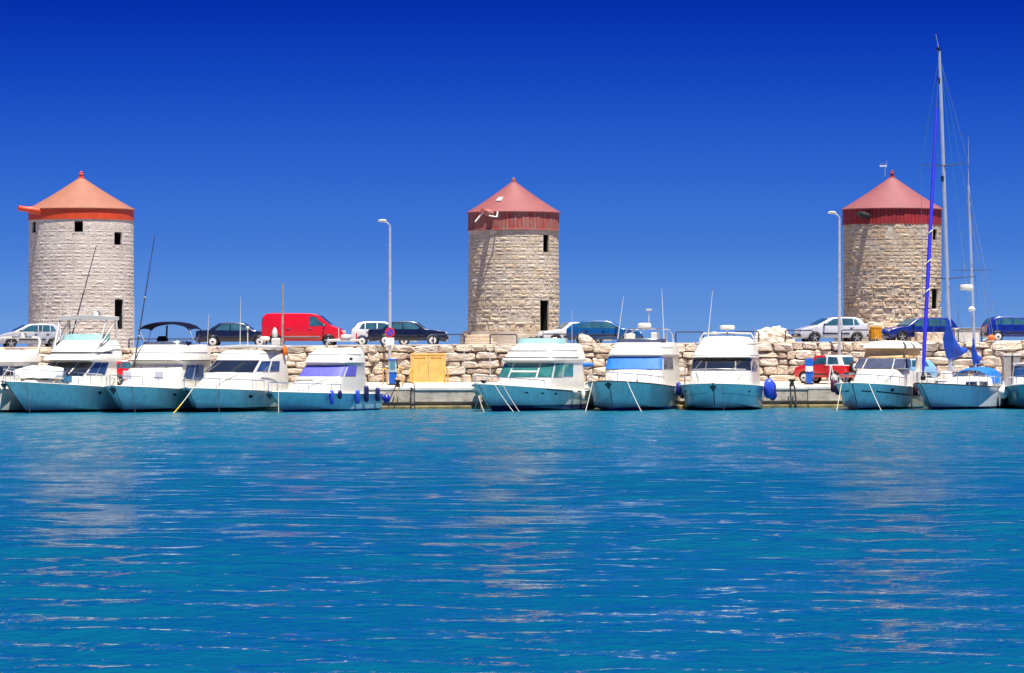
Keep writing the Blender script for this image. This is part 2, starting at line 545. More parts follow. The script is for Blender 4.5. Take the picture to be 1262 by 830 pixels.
    for sc, am in ((0.8, 0.06), (2.6, 0.06), (6.0, 0.035)):
        t = _n(nt, 'ShaderNodeTexNoise'); t.inputs['Scale'].default_value = sc; t.inputs['Detail'].default_value = 2
        nt.links.new(mp.outputs[0], t.inputs['Vector'])
        mu = _n(nt, 'ShaderNodeMath', operation='MULTIPLY'); mu.inputs[1].default_value = am
        nt.links.new(t.outputs['Fac'], mu.inputs[0])
        if hs is None: hs = mu.outputs[0]
        else:
            s = _n(nt, 'ShaderNodeMath', operation='ADD')
            nt.links.new(hs, s.inputs[0]); nt.links.new(mu.outputs[0], s.inputs[1]); hs = s.outputs[0]
    # the breeze drops off behind the moored boats' lee: the surface far out is evenly ruffled
    rr_ = _n(nt, 'ShaderNodeMapRange'); rr_.inputs['From Min'].default_value = 45; rr_.inputs['From Max'].default_value = 130
    rr_.inputs['To Min'].default_value = 0.0; rr_.inputs['To Max'].default_value = 1.0
    nt.links.new(dq.outputs['Value'], rr_.inputs['Value'])
    mpr = _n(nt, 'ShaderNodeMapping'); mpr.inputs['Scale'].default_value = (1.1, 0.28, 1)
    nt.links.new(tc.outputs['Object'], mpr.inputs[0])
    cp = _n(nt, 'ShaderNodeTexNoise'); cp.inputs['Scale'].default_value = 1.0; cp.inputs['Detail'].default_value = 4; cp.inputs['Roughness'].default_value = .7
    nt.links.new(mpr.outputs[0], cp.inputs['Vector'])
    c2 = _n(nt, 'ShaderNodeMapRange'); c2.inputs['From Min'].default_value = .32; c2.inputs['From Max'].default_value = .68
    c2.inputs['To Min'].default_value = .07; c2.inputs['To Max'].default_value = .46
    nt.links.new(cp.outputs['Fac'], c2.inputs['Value'])
    rm = _n(nt, 'ShaderNodeMix'); rm.inputs['A'].default_value = .035
    nt.links.new(rr_.outputs[0], rm.inputs['Factor']); nt.links.new(c2.outputs[0], rm.inputs['B']); nt.links.new(rm.outputs['Result'], b_.inputs['Roughness'])
    bp = _n(nt, 'ShaderNodeBump'); bp.inputs['Strength'].default_value = 1.0; bp.inputs['Distance'].default_value = 1.0
    if 'Filter Width' in bp.inputs: bp.inputs['Filter Width'].default_value = 0.1
    nt.links.new(hs, bp.inputs['Height']); nt.links.new(bp.outputs[0], b_.inputs['Normal'])
    me.materials.append(m)
    o = bpy.data.objects.new('water', me); COL.objects.link(o)
    tag(o, kind='structure', label='rippled blue harbour water in front of the quay')
build_water()

# ------------------------------------------------------------------ quay
QZ, QB = 1.15, 1.36      # quay height at the edge and at the foot of the wall
WALLD = 8.2
quay = thing('quay', 'pale concrete quay edge with algae ledge at the waterline', 'quay', Q0, ALPHA)
del quay['category']; quay['kind'] = 'structure'
def extr(prof, x0, x1, mb=None):
    """extrude a (d, z) profile along the quay axis, closed"""
    mb = mb or MB(); n = len(prof)
    vs = [(x0, d, z) for d, z in prof] + [(x1, d, z) for d, z in prof]
    fs = [(k, (k + 1) % n, n + (k + 1) % n, n + k) for k in range(n)] + [tuple(range(n)), tuple(range(2 * n - 1, n - 1, -1))]
    return mb.add(vs, fs)
SX0, SX1 = -62.0, 66.0
extr([(0.33, QZ - .02), (WALLD + .3, QB - .02), (WALLD + .3, -2), (0.33, -2)], SX0, SX1).build('quay_core', ground, quay)
extr([(0.5, QZ - .012), (WALLD + .1, QB), (WALLD + .1, QB - .03), (0.5, QZ - .03)], SX0, SX1).build('pavement', ground, quay)
rq = random.Random(5)
x = SX0; i = 0
qb_meshes = {}
while x < SX1:
    w = 4.35
    if not qb_meshes:
        a = extr([(0.0, QZ - .16), (0.5, QZ - .16), (0.5, .36), (0.02, .36)], 0, w - .03).build('quay_block', conc, quay, bevel=0.03)
        b = extr([(-.02, QZ - .02), (.5, QZ + .004), (.5, QZ - .163), (-.02, QZ - .163)], 0, w - .012).build('coping_slab', concw, quay, bevel=0.02)
        c = extr([(-.16, .17), (.5, .19), (.5, -1.2), (-.10, -1.2)], 0, w - .05).build('ledge_block', algae, quay, bevel=0.05)
        qb_meshes = dict(a=a, b=b, c=c)
        for o in (a, b, c): o.location.x = x
    else:
        for o in qb_meshes.values():
            n = o.copy(); COL.objects.link(n); n.location = (x, rq.uniform(-.012, .012), rq.uniform(-.008, .008))
    x += w
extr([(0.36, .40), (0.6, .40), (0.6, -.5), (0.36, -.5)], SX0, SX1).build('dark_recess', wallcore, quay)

# ------------------------------------------------------------------ road and mole
RD0, RD1 = WALLD + 0.55, 42.0
mb = MB()
def rz_(sx): return 3.36 + 0.0068 * sx
vs = []
for sx in (SX0, SX1):
    for d, dz in ((RD0, -0.004), (RD1, -0.004), (RD1 + 3, -5), (RD0, -5)):
        vs.append((sx, d, rz_(sx) + dz if dz > -1 else -1.5))
mb.add(vs, [(0, 1, 5, 4), (1, 2, 6, 5), (2, 3, 7, 6), (3, 0, 4, 7), (0, 3, 2, 1), (4, 5, 6, 7)])
road = mb.build('road', asphalt, None, loc=Q0); road.rotation_euler.z = ALPHA
tag(road, 'dusty road on top of the mole behind the stone wall', kind='structure')

# ------------------------------------------------------------------ stone retaining wall
def rock_mesh(name, seed, n=1, rough=.10, bev=.16):
    """unit block with chamfered, knocked-about edges; about 44 triangles"""
    rr = random.Random(seed)
    bm = bmesh.new()
    bmesh.ops.create_cube(bm, size=1.0)
    bmesh.ops.bevel(bm, geom=list(bm.edges), offset=bev * rr.uniform(.7, 1.2), segments=1, affect='EDGES')
    for v in bm.verts:
        v.co += Vector((rr.uniform(-1, 1) * rough * .7, rr.uniform(-1, 1) * rough, rr.uniform(-1, 1) * rough))
    for f in bm.faces: f.smooth = False
    me = bpy.data.meshes.new(name); bm.to_mesh(me); bm.free()
    me.materials.append(wallst)
    return me
stone_meshes = [rock_mesh('stone', 100 + k, rough=.105, bev=.17) for k in range(20)]
wall = thing('stone_wall', 'long rough limestone block wall behind the quay carrying the road', 'wall', Q0, ALPHA)
vs = []
for sx in (SX0, SX1):
    vs += [(sx, WALLD + .16, QB - .3), (sx, WALLD + .26, rz_(sx) - .02), (sx, WALLD + .9, rz_(sx) - .02), (sx, WALLD + .9, QB - .3)]
MB().add(vs, [(0, 1, 5, 4), (1, 2, 6, 5), (2, 3, 7, 6), (3, 0, 4, 7), (0, 3, 2, 1), (4, 5, 6, 7)]).build('wall_core', wallcore, wall)
rw = random.Random(21)
xl, xr = sx_of(at(-8, WALLD)), sx_of(at(1272, WALLD))
NC = 5
frac = [0, .21, .41, .615, .81, 1.0]
for c in range(NC):
    x = xl - rw.uniform(0, .7)
    while x < xr:
        w = rw.choice([.5, .7, .9, 1.05, 1.25, 1.7]) * rw.uniform(.85, 1.15)
        xm = x + w / 2
        top, bot = rz_(xm) + .01, QB - .05
        wob = lambda k: 0.085 * math.sin(xm * 1.3 + k * 2.1) if 0 < k < NC else 0
        z0, z1 = bot + (top - bot) * frac[c] + wob(c), bot + (top - bot) * frac[c + 1] + wob(c + 1)
        h = z1 - z0
        o = bpy.data.objects.new('stone', rw.choice(stone_meshes)); COL.objects.link(o); o.parent = wall
        o.location = (xm, WALLD + .22 + .03 * c * .4 + rw.uniform(-.07, .05), (z0 + z1) / 2 + rw.uniform(-.015, .015))
        o.scale = (w * rw.uniform(.88, .98), rw.uniform(.42, .62), h * rw.uniform(.84, .98))
        o.rotation_euler = (rw.choice([0, math.pi]), rw.uniform(-.035, .035) + rw.choice([0, math.pi]), rw.uniform(-.05, .05))
        x += w
# the wall goes on past the stretch the picture shows
ob = MB()
for x_a, x_b in ((SX0, xl - .9), (xr + 1.2, SX1)):
    for c in range(NC):
        x = x_a
        while x < x_b - .3:
            w = rw.uniform(.65, 1.45); xm = x + w / 2
            top, bot = rz_(xm) + .01, QB - .05
            z0, z1 = bot + (top - bot) * frac[c], bot + (top - bot) * frac[c + 1]
            me_ = rw.choice(stone_meshes); o_ = len(ob.v)
            ob.add([(xm + v.co.x * w * .95, WALLD + .22 + v.co.y * .5, (z0 + z1) / 2 + v.co.z * (z1 - z0) * .93) for v in me_.vertices], [tuple(p.vertices) for p in me_.polygons])
            x += w
tag(ob.build('outer_stones', wallst, wall), kind='stuff')
# flat paved lip along the road edge
copm = mat('road_edge_stone', (0.60, 0.52, 0.42), 0.9, var=0.12, scale=1.5, bump=0.5)
x = xl - 1; k = 0
while x < xr + 14:
    w = rw.uniform(1.6, 3.0)
    zc = rz_(x + w / 2)
    if rw.random() > .12:
        MB().box((0, 0, 0), (w - .04, .62, .10)).build('edge_slab', copm, wall, bevel=.02, loc=(x + w / 2, WALLD + .50 + rw.uniform(-.04, .04), zc + .035 + rw.uniform(-.01, .012)))
    x += w

# tumbled boulders on top of the wall
def boulder_mesh(seed):
    rr = random.Random(seed)
    bm = bmesh.new(); bmesh.ops.create_icosphere(bm, subdivisions=2, radius=.5)
    off = Vector((seed * 3.1, seed * 1.7, 0))
    for v in bm.verts:
        d = v.co.normalized()
        v.co = d * (.5 + .22 * noise.noise(d * 1.6 + off) + .09 * noise.noise(d * 4 + off))
        for ax in range(3):
            v.co[ax] = max(-.40, min(.40, v.co[ax]))
    me = bpy.data.meshes.new('boulder'); bm.to_mesh(me); bm.free(); me.materials.append(wallst); return me
bmeshes = [boulder_mesh(s) for s in range(8)]
rb = random.Random(9)
BG = 'limestone boulders heaped on the wall top'
def boulder(px, d, y, s, lab='pale limestone boulder in the heap on the wall between two blue rails'):
    p = at(px, d)
    o = bpy.data.objects.new('boulder', rb.choice(bmeshes)); COL.objects.link(o)
    o.location = (p.x, p.y, zat(y, p.y)); o.scale = (s * rb.uniform(.9, 1.4), s, s * rb.uniform(.7, .95))
    o.rotation_euler = (rb.uniform(-.3, .3), rb.uniform(-.3, .3), rb.uniform(0, 6))
    tag(o, lab, 'boulder', BG)
for px, d, y, s in [(930, 9.0, 424, .8), (945, 9.1, 421, .95), (960, 9.0, 423, .85), (974, 9.2, 423, .7), (938, 9.8, 417, .9), (953, 9.9, 413, 1.1),
                    (967, 9.9, 417, .8), (947, 10.6, 410, .9), (957, 10.8, 408, .8), (922, 9.0, 426, .6), (968, 9.0, 426, .6), (940, 10.6, 413, .8), (963, 10.6, 412, .8)]:
    boulder(px, d, y, s)
boulder(722, 9.0, 419, .75, 'flat pale rock on the wall top in front of the bright blue fastback')
boulder(728, 9.1, 423, .6, 'small pale rock under the flat rock beside the bright blue fastback')

# ------------------------------------------------------------------ windmill towers
def tower(px, d, label, Rb, Rt, z0, z1, zband, rb_, reave, zapex, zfin, stone, mortar, roofm, bandm, rough, openings, shaft, boards, seed, extra=None):
    p = at(px, d)
    t = thing('windmill_tower', label, 'windmill', (p.x, p.y, 0), math.atan2(-p.x, p.y) , 'stone windmill towers on the mole')
    rr = random.Random(seed)
    rad = lambda z: Rb + (Rt - Rb) * (z - z0) / (z1 - z0)
    pt = lambda th, r, z: (r * math.sin(th), -r * math.cos(th), z)
    # course heights snapped to the openings
    zs = [z0]
    while zs[-1] < z1 - .2: zs.append(zs[-1] + rr.uniform(.17, .27))
    zs[-1] = z1
    for (th, hw, a, b, kind) in openings:
        for e in (a, b):
            k = min(range(1, len(zs) - 1), key=lambda i: abs(zs[i] - e)); zs[k] = e
    zs = sorted(set(zs))
    ops = [(R(th) - hw / rad((a + b) / 2), R(th) + hw / rad((a + b) / 2), a, b, kind) for th, hw, a, b, kind in openings]
    # mortar core with real openings
    ths = sorted(set([2 * math.pi * k / 72 - math.pi for k in range(73)] + [e for o in ops for e in o[:2]]))
    core = MB()
    for i in range(len(zs) - 1):
        for k in range(len(ths) - 1):
            zm, tm = (zs[i] + zs[i + 1]) / 2, (ths[k] + ths[k + 1]) / 2
            if any(o[0] < tm < o[1] and o[2] < zm < o[3] for o in ops): continue
            core.add([pt(ths[k], rad(zs[i]), zs[i]), pt(ths[k + 1], rad(zs[i]), zs[i]), pt(ths[k + 1], rad(zs[i + 1]), zs[i + 1]), pt(ths[k], rad(zs[i + 1]), zs[i + 1])], [(0, 1, 2, 3)])
    core.build('wall', mortar, t, smooth=True)
    st = MB()
    for i in range(len(zs) - 1):
        a, b = zs[i] + .008, zs[i + 1] - .008
        zm = (a + b) / 2
        hfrac = (zm - z0) / (z1 - z0)
        rg = rough * max(.12, 1.25 - 1.5 * hfrac) + .003
        cuts = [(-math.pi, math.pi)]
        for o in ops:
            if o[2] < zm < o[3]:
                new = []
                for c0, c1 in cuts:
                    if c0 < o[0] and o[1] < c1: new += [(c0, o[0]), (o[1], c1)]
                    else: new.append((c0, c1))
                cuts = new
        for c0, c1 in cuts:
            th = c0
            while th < c1 - 1e-4:
                w = rr.choice([.18, .28, .36, .46, .6]) * rr.uniform(.85, 1.15) / Rb
                e = min(c1, th + w)
                if c1 - e < .18 / Rb: e = c1
                g = .008 / Rb
                r0 = rad(zm) - .03
                ro = rad(zm) + min(.010, rough * .25) + rr.uniform(-.3, 1.0) * rg
                if rr.random() < rough * 1.3: 
                    th = e; continue                 # a stone fallen out of the face
                j = lambda: rr.uniform(-1, 1) * rg * .45
                ch = min(.014 + rg * .5, (b - a) * .22)
                ct = ch / Rb
                A = [(th + g, a), (e - g, a), (e - g, b), (th + g, b)]
                B = [(th + g + ct, a + ch), (e - g - ct, a + ch), (e - g - ct, b - ch), (th + g + ct, b - ch)]
                vs = [pt(q, r0, z) for q, z in A] + [pt(q + j() * .25, ro + j(), z + j() * .5) for q, z in B]
                if e - th > .10:
                    tm = (th + e) / 2
                    vs.append(pt(tm, ro + .5 * abs(j()) + Rb * (1 - math.cos((e - th) / 2)) * .9, zm))
                    fs = [(4, 5, 8), (5, 6, 8), (6, 7, 8), (7, 4, 8)]
                else: fs = [(4, 5, 6, 7)]
                st.add(vs, fs + [(0, 1, 5, 4), (1, 2, 6, 5), (2, 3, 7, 6), (3, 0, 4, 7)])
                th = e
    tag(st.build('stonework', stone, t), kind='stuff')
    for o in ops:                                          # deep reveals and what closes them
        r, dp = rad((o[2] + o[3]) / 2) + .01, .10
        c = MB()
        f = [pt(o[0], r, o[2]), pt(o[1], r, o[2]), pt(o[1], r, o[3]), pt(o[0], r, o[3])]
        k = [pt(o[0], r - dp, o[2]), pt(o[1], r - dp, o[2]), pt(o[1], r - dp, o[3]), pt(o[0], r - dp, o[3])]
        c.add(f + k, [(0, 1, 5, 4), (1, 2, 6, 5), (2, 3, 7, 6), (3, 0, 4, 7)])
        op = c.build('door' if o[4] == 'door' else 'window', mortar, t)
        r2 = r - 1.30
        kk = [pt(o[0], r - 1.34, o[2]), pt(o[1], r - 1.34, o[2]), pt(o[1], r - 1.34, o[3]), pt(o[0], r - 1.34, o[3])]
        MB().add(k + kk, [(0, 1, 5, 4), (1, 2, 6, 5), (2, 3, 7, 6), (3, 0, 4, 7)]).build('passage', darkin, op)
        MB().add([pt(o[0], r2, o[2]), pt(o[1], r2, o[2]), pt(o[1], r2, o[3]), pt(o[0], r2, o[3]), pt(o[0], r2 - .05, o[2]), pt(o[1], r2 - .05, o[2]), pt(o[1], r2 - .05, o[3]), pt(o[0], r2 - .05, o[3])],
                 [(0, 1, 2, 3), (4, 7, 6, 5), (0, 4, 5, 1), (2, 6, 7, 3)]).build('leaf' if o[4] == 'door' else 'shutter', greydoor, op)
        rs = rad(o[2]) + .03
        if o[4] == 'window':
            MB().add([pt(o[0] - .03, rs, o[2] - .09), pt(o[1] + .03, rs, o[2] - .09), pt(o[1] + .03, rs, o[2]), pt(o[0] - .03, rs, o[2])] +
                     [pt(o[0] - .03, rs - .3, o[2] - .09), pt(o[1] + .03, rs - .3, o[2] - .09), pt(o[1] + .03, rs - .3, o[2]), pt(o[0] - .03, rs - .3, o[2])],
                     [(0, 1, 2, 3), (3, 2, 6, 7), (0, 4, 5, 1), (0, 3, 7, 4), (1, 5, 6, 2)]).build('sill', stone, op)
    # cap: band, roof cone, finial
    if boards:
        bb = MB(); nb = int(2 * math.pi * rb_ / .235)
        for k in range(nb):
            a0, a1 = 2 * math.pi * k / nb + .004, 2 * math.pi * (k + 1) / nb - .004
            ro = rb_ + rr.uniform(-.012, .012); zl = z1 - .05 + rr.uniform(-.03, .03)
            o8 = [pt(a0, ro, zl), pt(a1, ro, zl), pt(a1, ro, zband), pt(a0, ro, zband), pt(a0, ro - .05, zl), pt(a1, ro - .05, zl), pt(a1, ro - .05, zband), pt(a0, ro - .05, zband)]
            bb.add(o8, [(0, 1, 2, 3), (4, 7, 6, 5), (0, 4, 5, 1), (1, 5, 6, 2), (3, 7, 4, 0)])
        tag(bb.build('cap_boards', bandm, t), kind='stuff')
        MB().lathe([(rb_ - .06, z1 - .02), (rb_ - .06, zband)], 72).build('cap_drum', darkin, t, smooth=True)
        if boards == 2:
            MB().lathe([(rb_ + .03, z1 - .10), (rb_ + .05, z1 - .09), (rb_ + .05, z1 - .04), (rb_ + .03, z1 - .03)], 72).build('cap_hoop', bandm, t, smooth=True)
    else:
        MB().lathe([(rb_, z1 - .06), (rb_, zband)], 90).build('cap_band', bandm, t, smooth=True)
    prof = [(reave - .02, zband - .05), (reave, zband - .035), (reave, zband + .0)]
    for k in range(1, 13):
        q = k / 12
        prof.append((reave + (.16 - reave) * q, zband + (zapex - zband) * q - .05 * math.sin(math.pi * q)))
    roof = MB().lathe(prof, 96).build('roof', roofm, t, smooth=True, angle=30)
    seams = MB()
    for k in range(0):                   # standing seams of the sheet metal
        a = 2 * math.pi * (k + .3) / 28
        pts = [pt(a, r + .0, z + .008) for r, z in prof[2:]]
        seams.tube(pts, .006, 4, caps=False)
    zf = zapex
    MB().lathe([(.18, zf - .05), (.17, zf + .06), (.09, zf + .09), (.13, zf + (zfin - zf) * .45), (.13, zf + (zfin - zf) * .6), (.06, zf + (zfin - zf) * .75), (.09, zf + (zfin - zf) * .85), (.02, zfin)], 14).build('finial', bandm, roof, smooth=True)
    # windshaft stump sticking out under the eave
    (sth, sl, sr, sz, side) = shaft
    a = R(sth)
    dirv = Vector((math.sin(a + R(side)), -math.cos(a + R(side)), .12)).normalized()
    p0 = Vector(pt(a, rb_ - .3, sz))
    sh = MB()
    pts = [p0, p0 + dirv * (.3 + sl * .45), p0 + dirv * (.3 + sl * .5), p0 + dirv * (.3 + sl)]
    sh.tube(pts, [sr, sr, sr * .8, sr * .72], 12)
    so_ = sh.build('windshaft', extra.get('shaftm', bandm) if extra else bandm, t, smooth=True)
    if extra and extra.get('arms'):
        q = p0 + dirv * (.3 + sl * .85)
        MB().tube([q, q + Vector((-.50, -.06, -.62))], .05, 6).build('sail_spar_stub', signw, so_)
        MB().tube([q + Vector((.3, .3, -.25)), q + Vector((.75, .42, -.32))], .04, 6).tube([q + Vector((.75, .42, -.32)), q + Vector((.80, .5, .0))], .05, 6).build('bracket', signw, so_)
    return t, p

def ty(px, d, y): return zat(y, at(px, d).y)
# left tower
d1 = 20
z = lambda y: ty(100, d1, y)
T1, p1 = tower(100, d1, 'pale smooth stone windmill tower with orange conical roof and four openings', 3.0, 2.98, 3.1, z(271), z(258.5), 3.02, 3.09, z(220), z(211), tow1, mortar1, roof_o, band_o, .012,
               [(-2.7, .24, z(288), z(276), 'window'), (44.5, .30, z(303), z(288.5), 'window'), (-64, .24, z(288), z(275), 'window'), (46, .36, z(406), z(370), 'door')],
               (-50, 1.30, .20, z(263), -16), 0, 31)
# middle tower
z = lambda y: ty(633, d1, y)
T2, p2 = tower(633, d1, 'warm stone windmill tower with red cone roof and weathered red board band', 2.66, 2.63, z(409), z(283), z(262.5), 2.675, 2.77, z(225), z(219), tow2, mortar2, roof_r, band_w, .034,
               [(46, .24, z(312), z(291), 'window'), (43, .34, z(408), z(371), 'door')], (-29, 1.25, .20, z(266.5), 4), 2, 32, dict(arms=True))
pl = MB()
pl.lathe([(2.95, z(409) - .02), (2.98, z(409) + .02), (2.98, z(413)), (3.12, z(413) - .01), (3.15, 3.2), ], 64)
pl.build('plinth', tow2, T2)
MB().add([(-.9, -2.0, z(241)), (-.45, -1.95, z(241)), (-.3, -1.55, z(236)), (-.75, -1.6, z(236))], [(0, 1, 2, 3)])
# skylight patch lying on the cone
def cone_pt(th, q, reave, zb, za, off=.03):
    r = reave + (.16 - reave) * q; zz = zb + (za - zb) * q - .05 * math.sin(math.pi * q)
    nrm = Vector((math.sin(th) * .55, -math.cos(th) * .55, .83))
    return Vector((r * math.sin(th), -r * math.cos(th), zz)) + nrm * off
MB().slab([[cone_pt(th, q, 2.77, z(262.5), z(225)) for th in np.linspace(-.62, -.40, 4)] for q in (.36, .50)], .05).build('skylight', mat('skylight_grey', (.36, .36, .37), .35, var=.05), T2)
# right tower
d3 = 20
z = lambda y: ty(1099.5, d3, y)
T3, p3 = tower(1099.5, d3, 'rough tan stone windmill tower with red cone roof and rooftop aerial', 2.86, 2.93, z(402), z(277), z(258.5), 2.965, 3.07, z(219), z(210), tow3, mortar2, roof_r3, band_r3, .056,
               [(60, .24, z(297), z(284), 'window'), (62, .38, z(381), z(357), 'door')], (-29, 1.25, .20, z(269.5), 2), 1, 33, dict(shaftm=rubber))
MB().lathe([(2.9, z(399)), (3.15, z(401)), (3.22, z(408)), (3.35, z(412)), (3.42, 3.3)], 40).build('plinth', tow3, T3)
rp_ = random.Random(4)
pb = MB()
for k in range(150):
    a = rp_.uniform(-1.9, 1.9); rr_ = rp_.uniform(2.95, 3.35); zz = z(400) - (rr_ - 2.95) * 1.6 + rp_.uniform(-.25, .1)
    s = rp_.uniform(.14, .34)
    pb.box((rr_ * math.sin(a), -rr_ * math.cos(a), zz), (s * 1.4, s, s * .8), rot=Matrix.Rotation(a + rp_.uniform(-.4, .4), 3, 'Z') @ Matrix.Rotation(rp_.uniform(-.4, .4), 3, 'X'))
tag(pb.build('base_rubble', tow3, T3, bevel=.02), kind='stuff')
ae = MB(); q = Vector((-.42, -.3, z(217.5)))
ae.tube([q, q + Vector((0, 0, .75))], .02, 5).tube([q + Vector((-.32, 0, .6)), q + Vector((.12, 0, .6))], .014, 4)
for k in (-.28, -.14, 0, .1): ae.tube([q + Vector((k, 0, .48)), q + Vector((k, 0, .80 if k < .05 else .95))], .01, 4)
ae.build('aerial', galv, T3)
# ------------------------------------------------------------------ cars
def arc_pts(cx, r, zb, n=9):
    """wheel arch from rear to front, in the side profile"""
    h = zb - r * 0.86
    out = []
    for k in range(n + 1):
        a = math.pi - math.pi * k / n
        out.append((cx + r * 1.16 * math.cos(a), max(zb, r * .98 + r * 1.16 * math.sin(a))))
    return out

CARS = {
 'sedan': dict(L=4.45, W=1.68, H=1.38, belt=.90, zb=.24, wr=.31, wx=(.98, 3.62),
    top=[(.03, .45), (0, .62), (.03, .90), (.25, .955), (.78, .965), (1.38, 1.33), (1.75, 1.38), (2.45, 1.375), (2.72, 1.32), (3.22, .95), (3.9, .87), (4.30, .80), (4.42, .66), (4.45, .45)],
    front=(.38, .24), wind=((3.20, .965), (2.74, 1.305)), rear=((.82, .99), (1.36, 1.31)),
    side=[[(1.12, .96), (1.48, 1.27), (1.93, 1.31), (1.93, .94)], [(1.99, .94), (1.99, 1.31), (2.55, 1.295), (2.98, .95), (2.98, .94)]], doors=(1.1, 1.96, 3.02), tail=(.66, .88), head=(.62, .78)),
 'fastback': dict(L=4.3, W=1.70, H=1.36, belt=.88, zb=.24, wr=.30, wx=(.86, 3.45),
    top=[(.04, .42), (0, .62), (.03, .88), (.12, .98), (.55, 1.18), (1.1, 1.33), (1.6, 1.36), (2.25, 1.35), (2.55, 1.28), (3.15, .93), (3.8, .84), (4.12, .74), (4.27, .60), (4.3, .42)],
    front=(.36, .24), wind=((3.13, .945), (2.58, 1.265)), rear=((.18, 1.02), (1.02, 1.30)),
    side=[[(.55, .98), (.85, 1.14), (1.1, 1.24), (1.1, .93)], [(1.16, .93), (1.16, 1.25), (1.5, 1.30), (1.95, 1.295), (1.95, .92)], [(2.01, .92), (2.01, 1.29), (2.38, 1.265), (2.92, .92)]], doors=(1.0, 1.98, 2.95), tail=(.62, .84), head=(.58, .72)),
 'hatch': dict(L=3.96, W=1.65, H=1.46, belt=.95, zb=.23, wr=.30, wx=(.66, 3.13),
    top=[(.04, .42), (0, .60), (.04, .92), (.10, .99), (.42, 1.36), (.75, 1.45), (1.35, 1.46), (2.0, 1.43), (2.25, 1.36), (2.98, .99), (3.5, .88), (3.82, .76), (3.94, .60), (3.96, .42)],
    front=(.36, .23), wind=((2.95, 1.005), (2.28, 1.345)), rear=((.14, 1.03), (.42, 1.35)),
    side=[[(.50, 1.02), (.66, 1.30), (.82, 1.36), (.82, 1.0)], [(.88, 1.0), (.88, 1.365), (1.52, 1.38), (1.52, .99)], [(1.58, .99), (1.58, 1.38), (2.0, 1.355), (2.66, .98)]], doors=(.86, 1.55, 2.72), tail=(.68, .95), head=(.60, .76)),
 'estate': dict(L=4.5, W=1.71, H=1.42, belt=.90, zb=.24, wr=.31, wx=(.92, 3.60),
    top=[(.04, .42), (0, .62), (.05, .90), (.12, .96), (.42, 1.34), (.7, 1.41), (1.6, 1.42), (2.4, 1.40), (2.65, 1.33), (3.25, .95), (3.95, .86), (4.3, .77), (4.46, .62), (4.5, .42)],
    front=(.38, .24), wind=((3.22, .965), (2.68, 1.315)), rear=((.15, 1.0), (.42, 1.32)),
    side=[[(.42, .97), (.62, 1.30), (1.15, 1.34), (1.15, .95)], [(1.21, .95), (1.21, 1.34), (1.92, 1.345), (1.92, .94)], [(1.98, .94), (1.98, 1.345), (2.48, 1.315), (3.0, .94)]], doors=(1.15, 1.95, 3.05), tail=(.64, .92), head=(.60, .76)),
 'van': dict(L=4.6, W=1.85, H=1.86, belt=1.12, zb=.28, wr=.32, wx=(.80, 3.72), taper=.09,
    top=[(.04, .48), (0, .65), (.02, 1.1), (.10, 1.68), (.25, 1.82), (.6, 1.86), (2.6, 1.85), (3.0, 1.80), (3.2, 1.72), (3.85, 1.18), (4.3, 1.03), (4.52, .84), (4.6, .62), (4.58, .45)],
    front=(.42, .28), wind=((3.80, 1.20), (3.22, 1.69)), rear=((.03, 1.2), (.09, 1.62)),
    side=[[(2.66, 1.14), (2.66, 1.66), (2.98, 1.68), (3.58, 1.14)]], doors=(1.35, 2.6, 3.62), tail=(.8, 1.15), head=(.66, .90)),
 'jeep': dict(L=3.5, W=1.52, H=1.66, belt=1.05, zb=.36, wr=.34, wx=(.68, 2.76), taper=.10,
    top=[(.04, .5), (0, .62), (.03, 1.04), (.10, 1.10), (.28, 1.60), (.45, 1.65), (1.3, 1.66), (1.9, 1.63), (2.05, 1.58), (2.42, 1.10), (3.0, 1.03), (3.38, .96), (3.48, .8), (3.5, .52)],
    front=(.45, .36), wind=((2.40, 1.13), (2.07, 1.56)), rear=((.11, 1.14), (.26, 1.54)),
    side=[[(.38, 1.13), (.52, 1.54), (1.12, 1.56), (1.12, 1.12)], [(1.22, 1.12), (1.22, 1.54), (1.86, 1.53), (2.22, 1.12)]], doors=(1.15, 2.3), tail=(.66, .86), head=(.74, .92)),
}
tyre_m = mat('tyre', (0.014, 0.014, 0.015), 0.8, var=0.1)
rim_m = mat('alloy_rim', (0.62, 0.63, 0.65), 0.3, metal=0.6, var=0.05)
cap_m = mat('hub_cap_pale', (0.66, 0.66, 0.64), 0.4, var=0.05)
tail_m = mat('tail_lamp', (0.45, 0.012, 0.010), 0.2, var=0.05)
head_m = mat('head_lamp', (0.62, 0.64, 0.66), 0.1, var=0.05)
indi_m = mat('indicator', (0.80, 0.22, 0.06), 0.2, var=0.05)
plate_m = mat('number_plate', (0.75, 0.74, 0.70), 0.5, var=0.03)
_wheel = {}
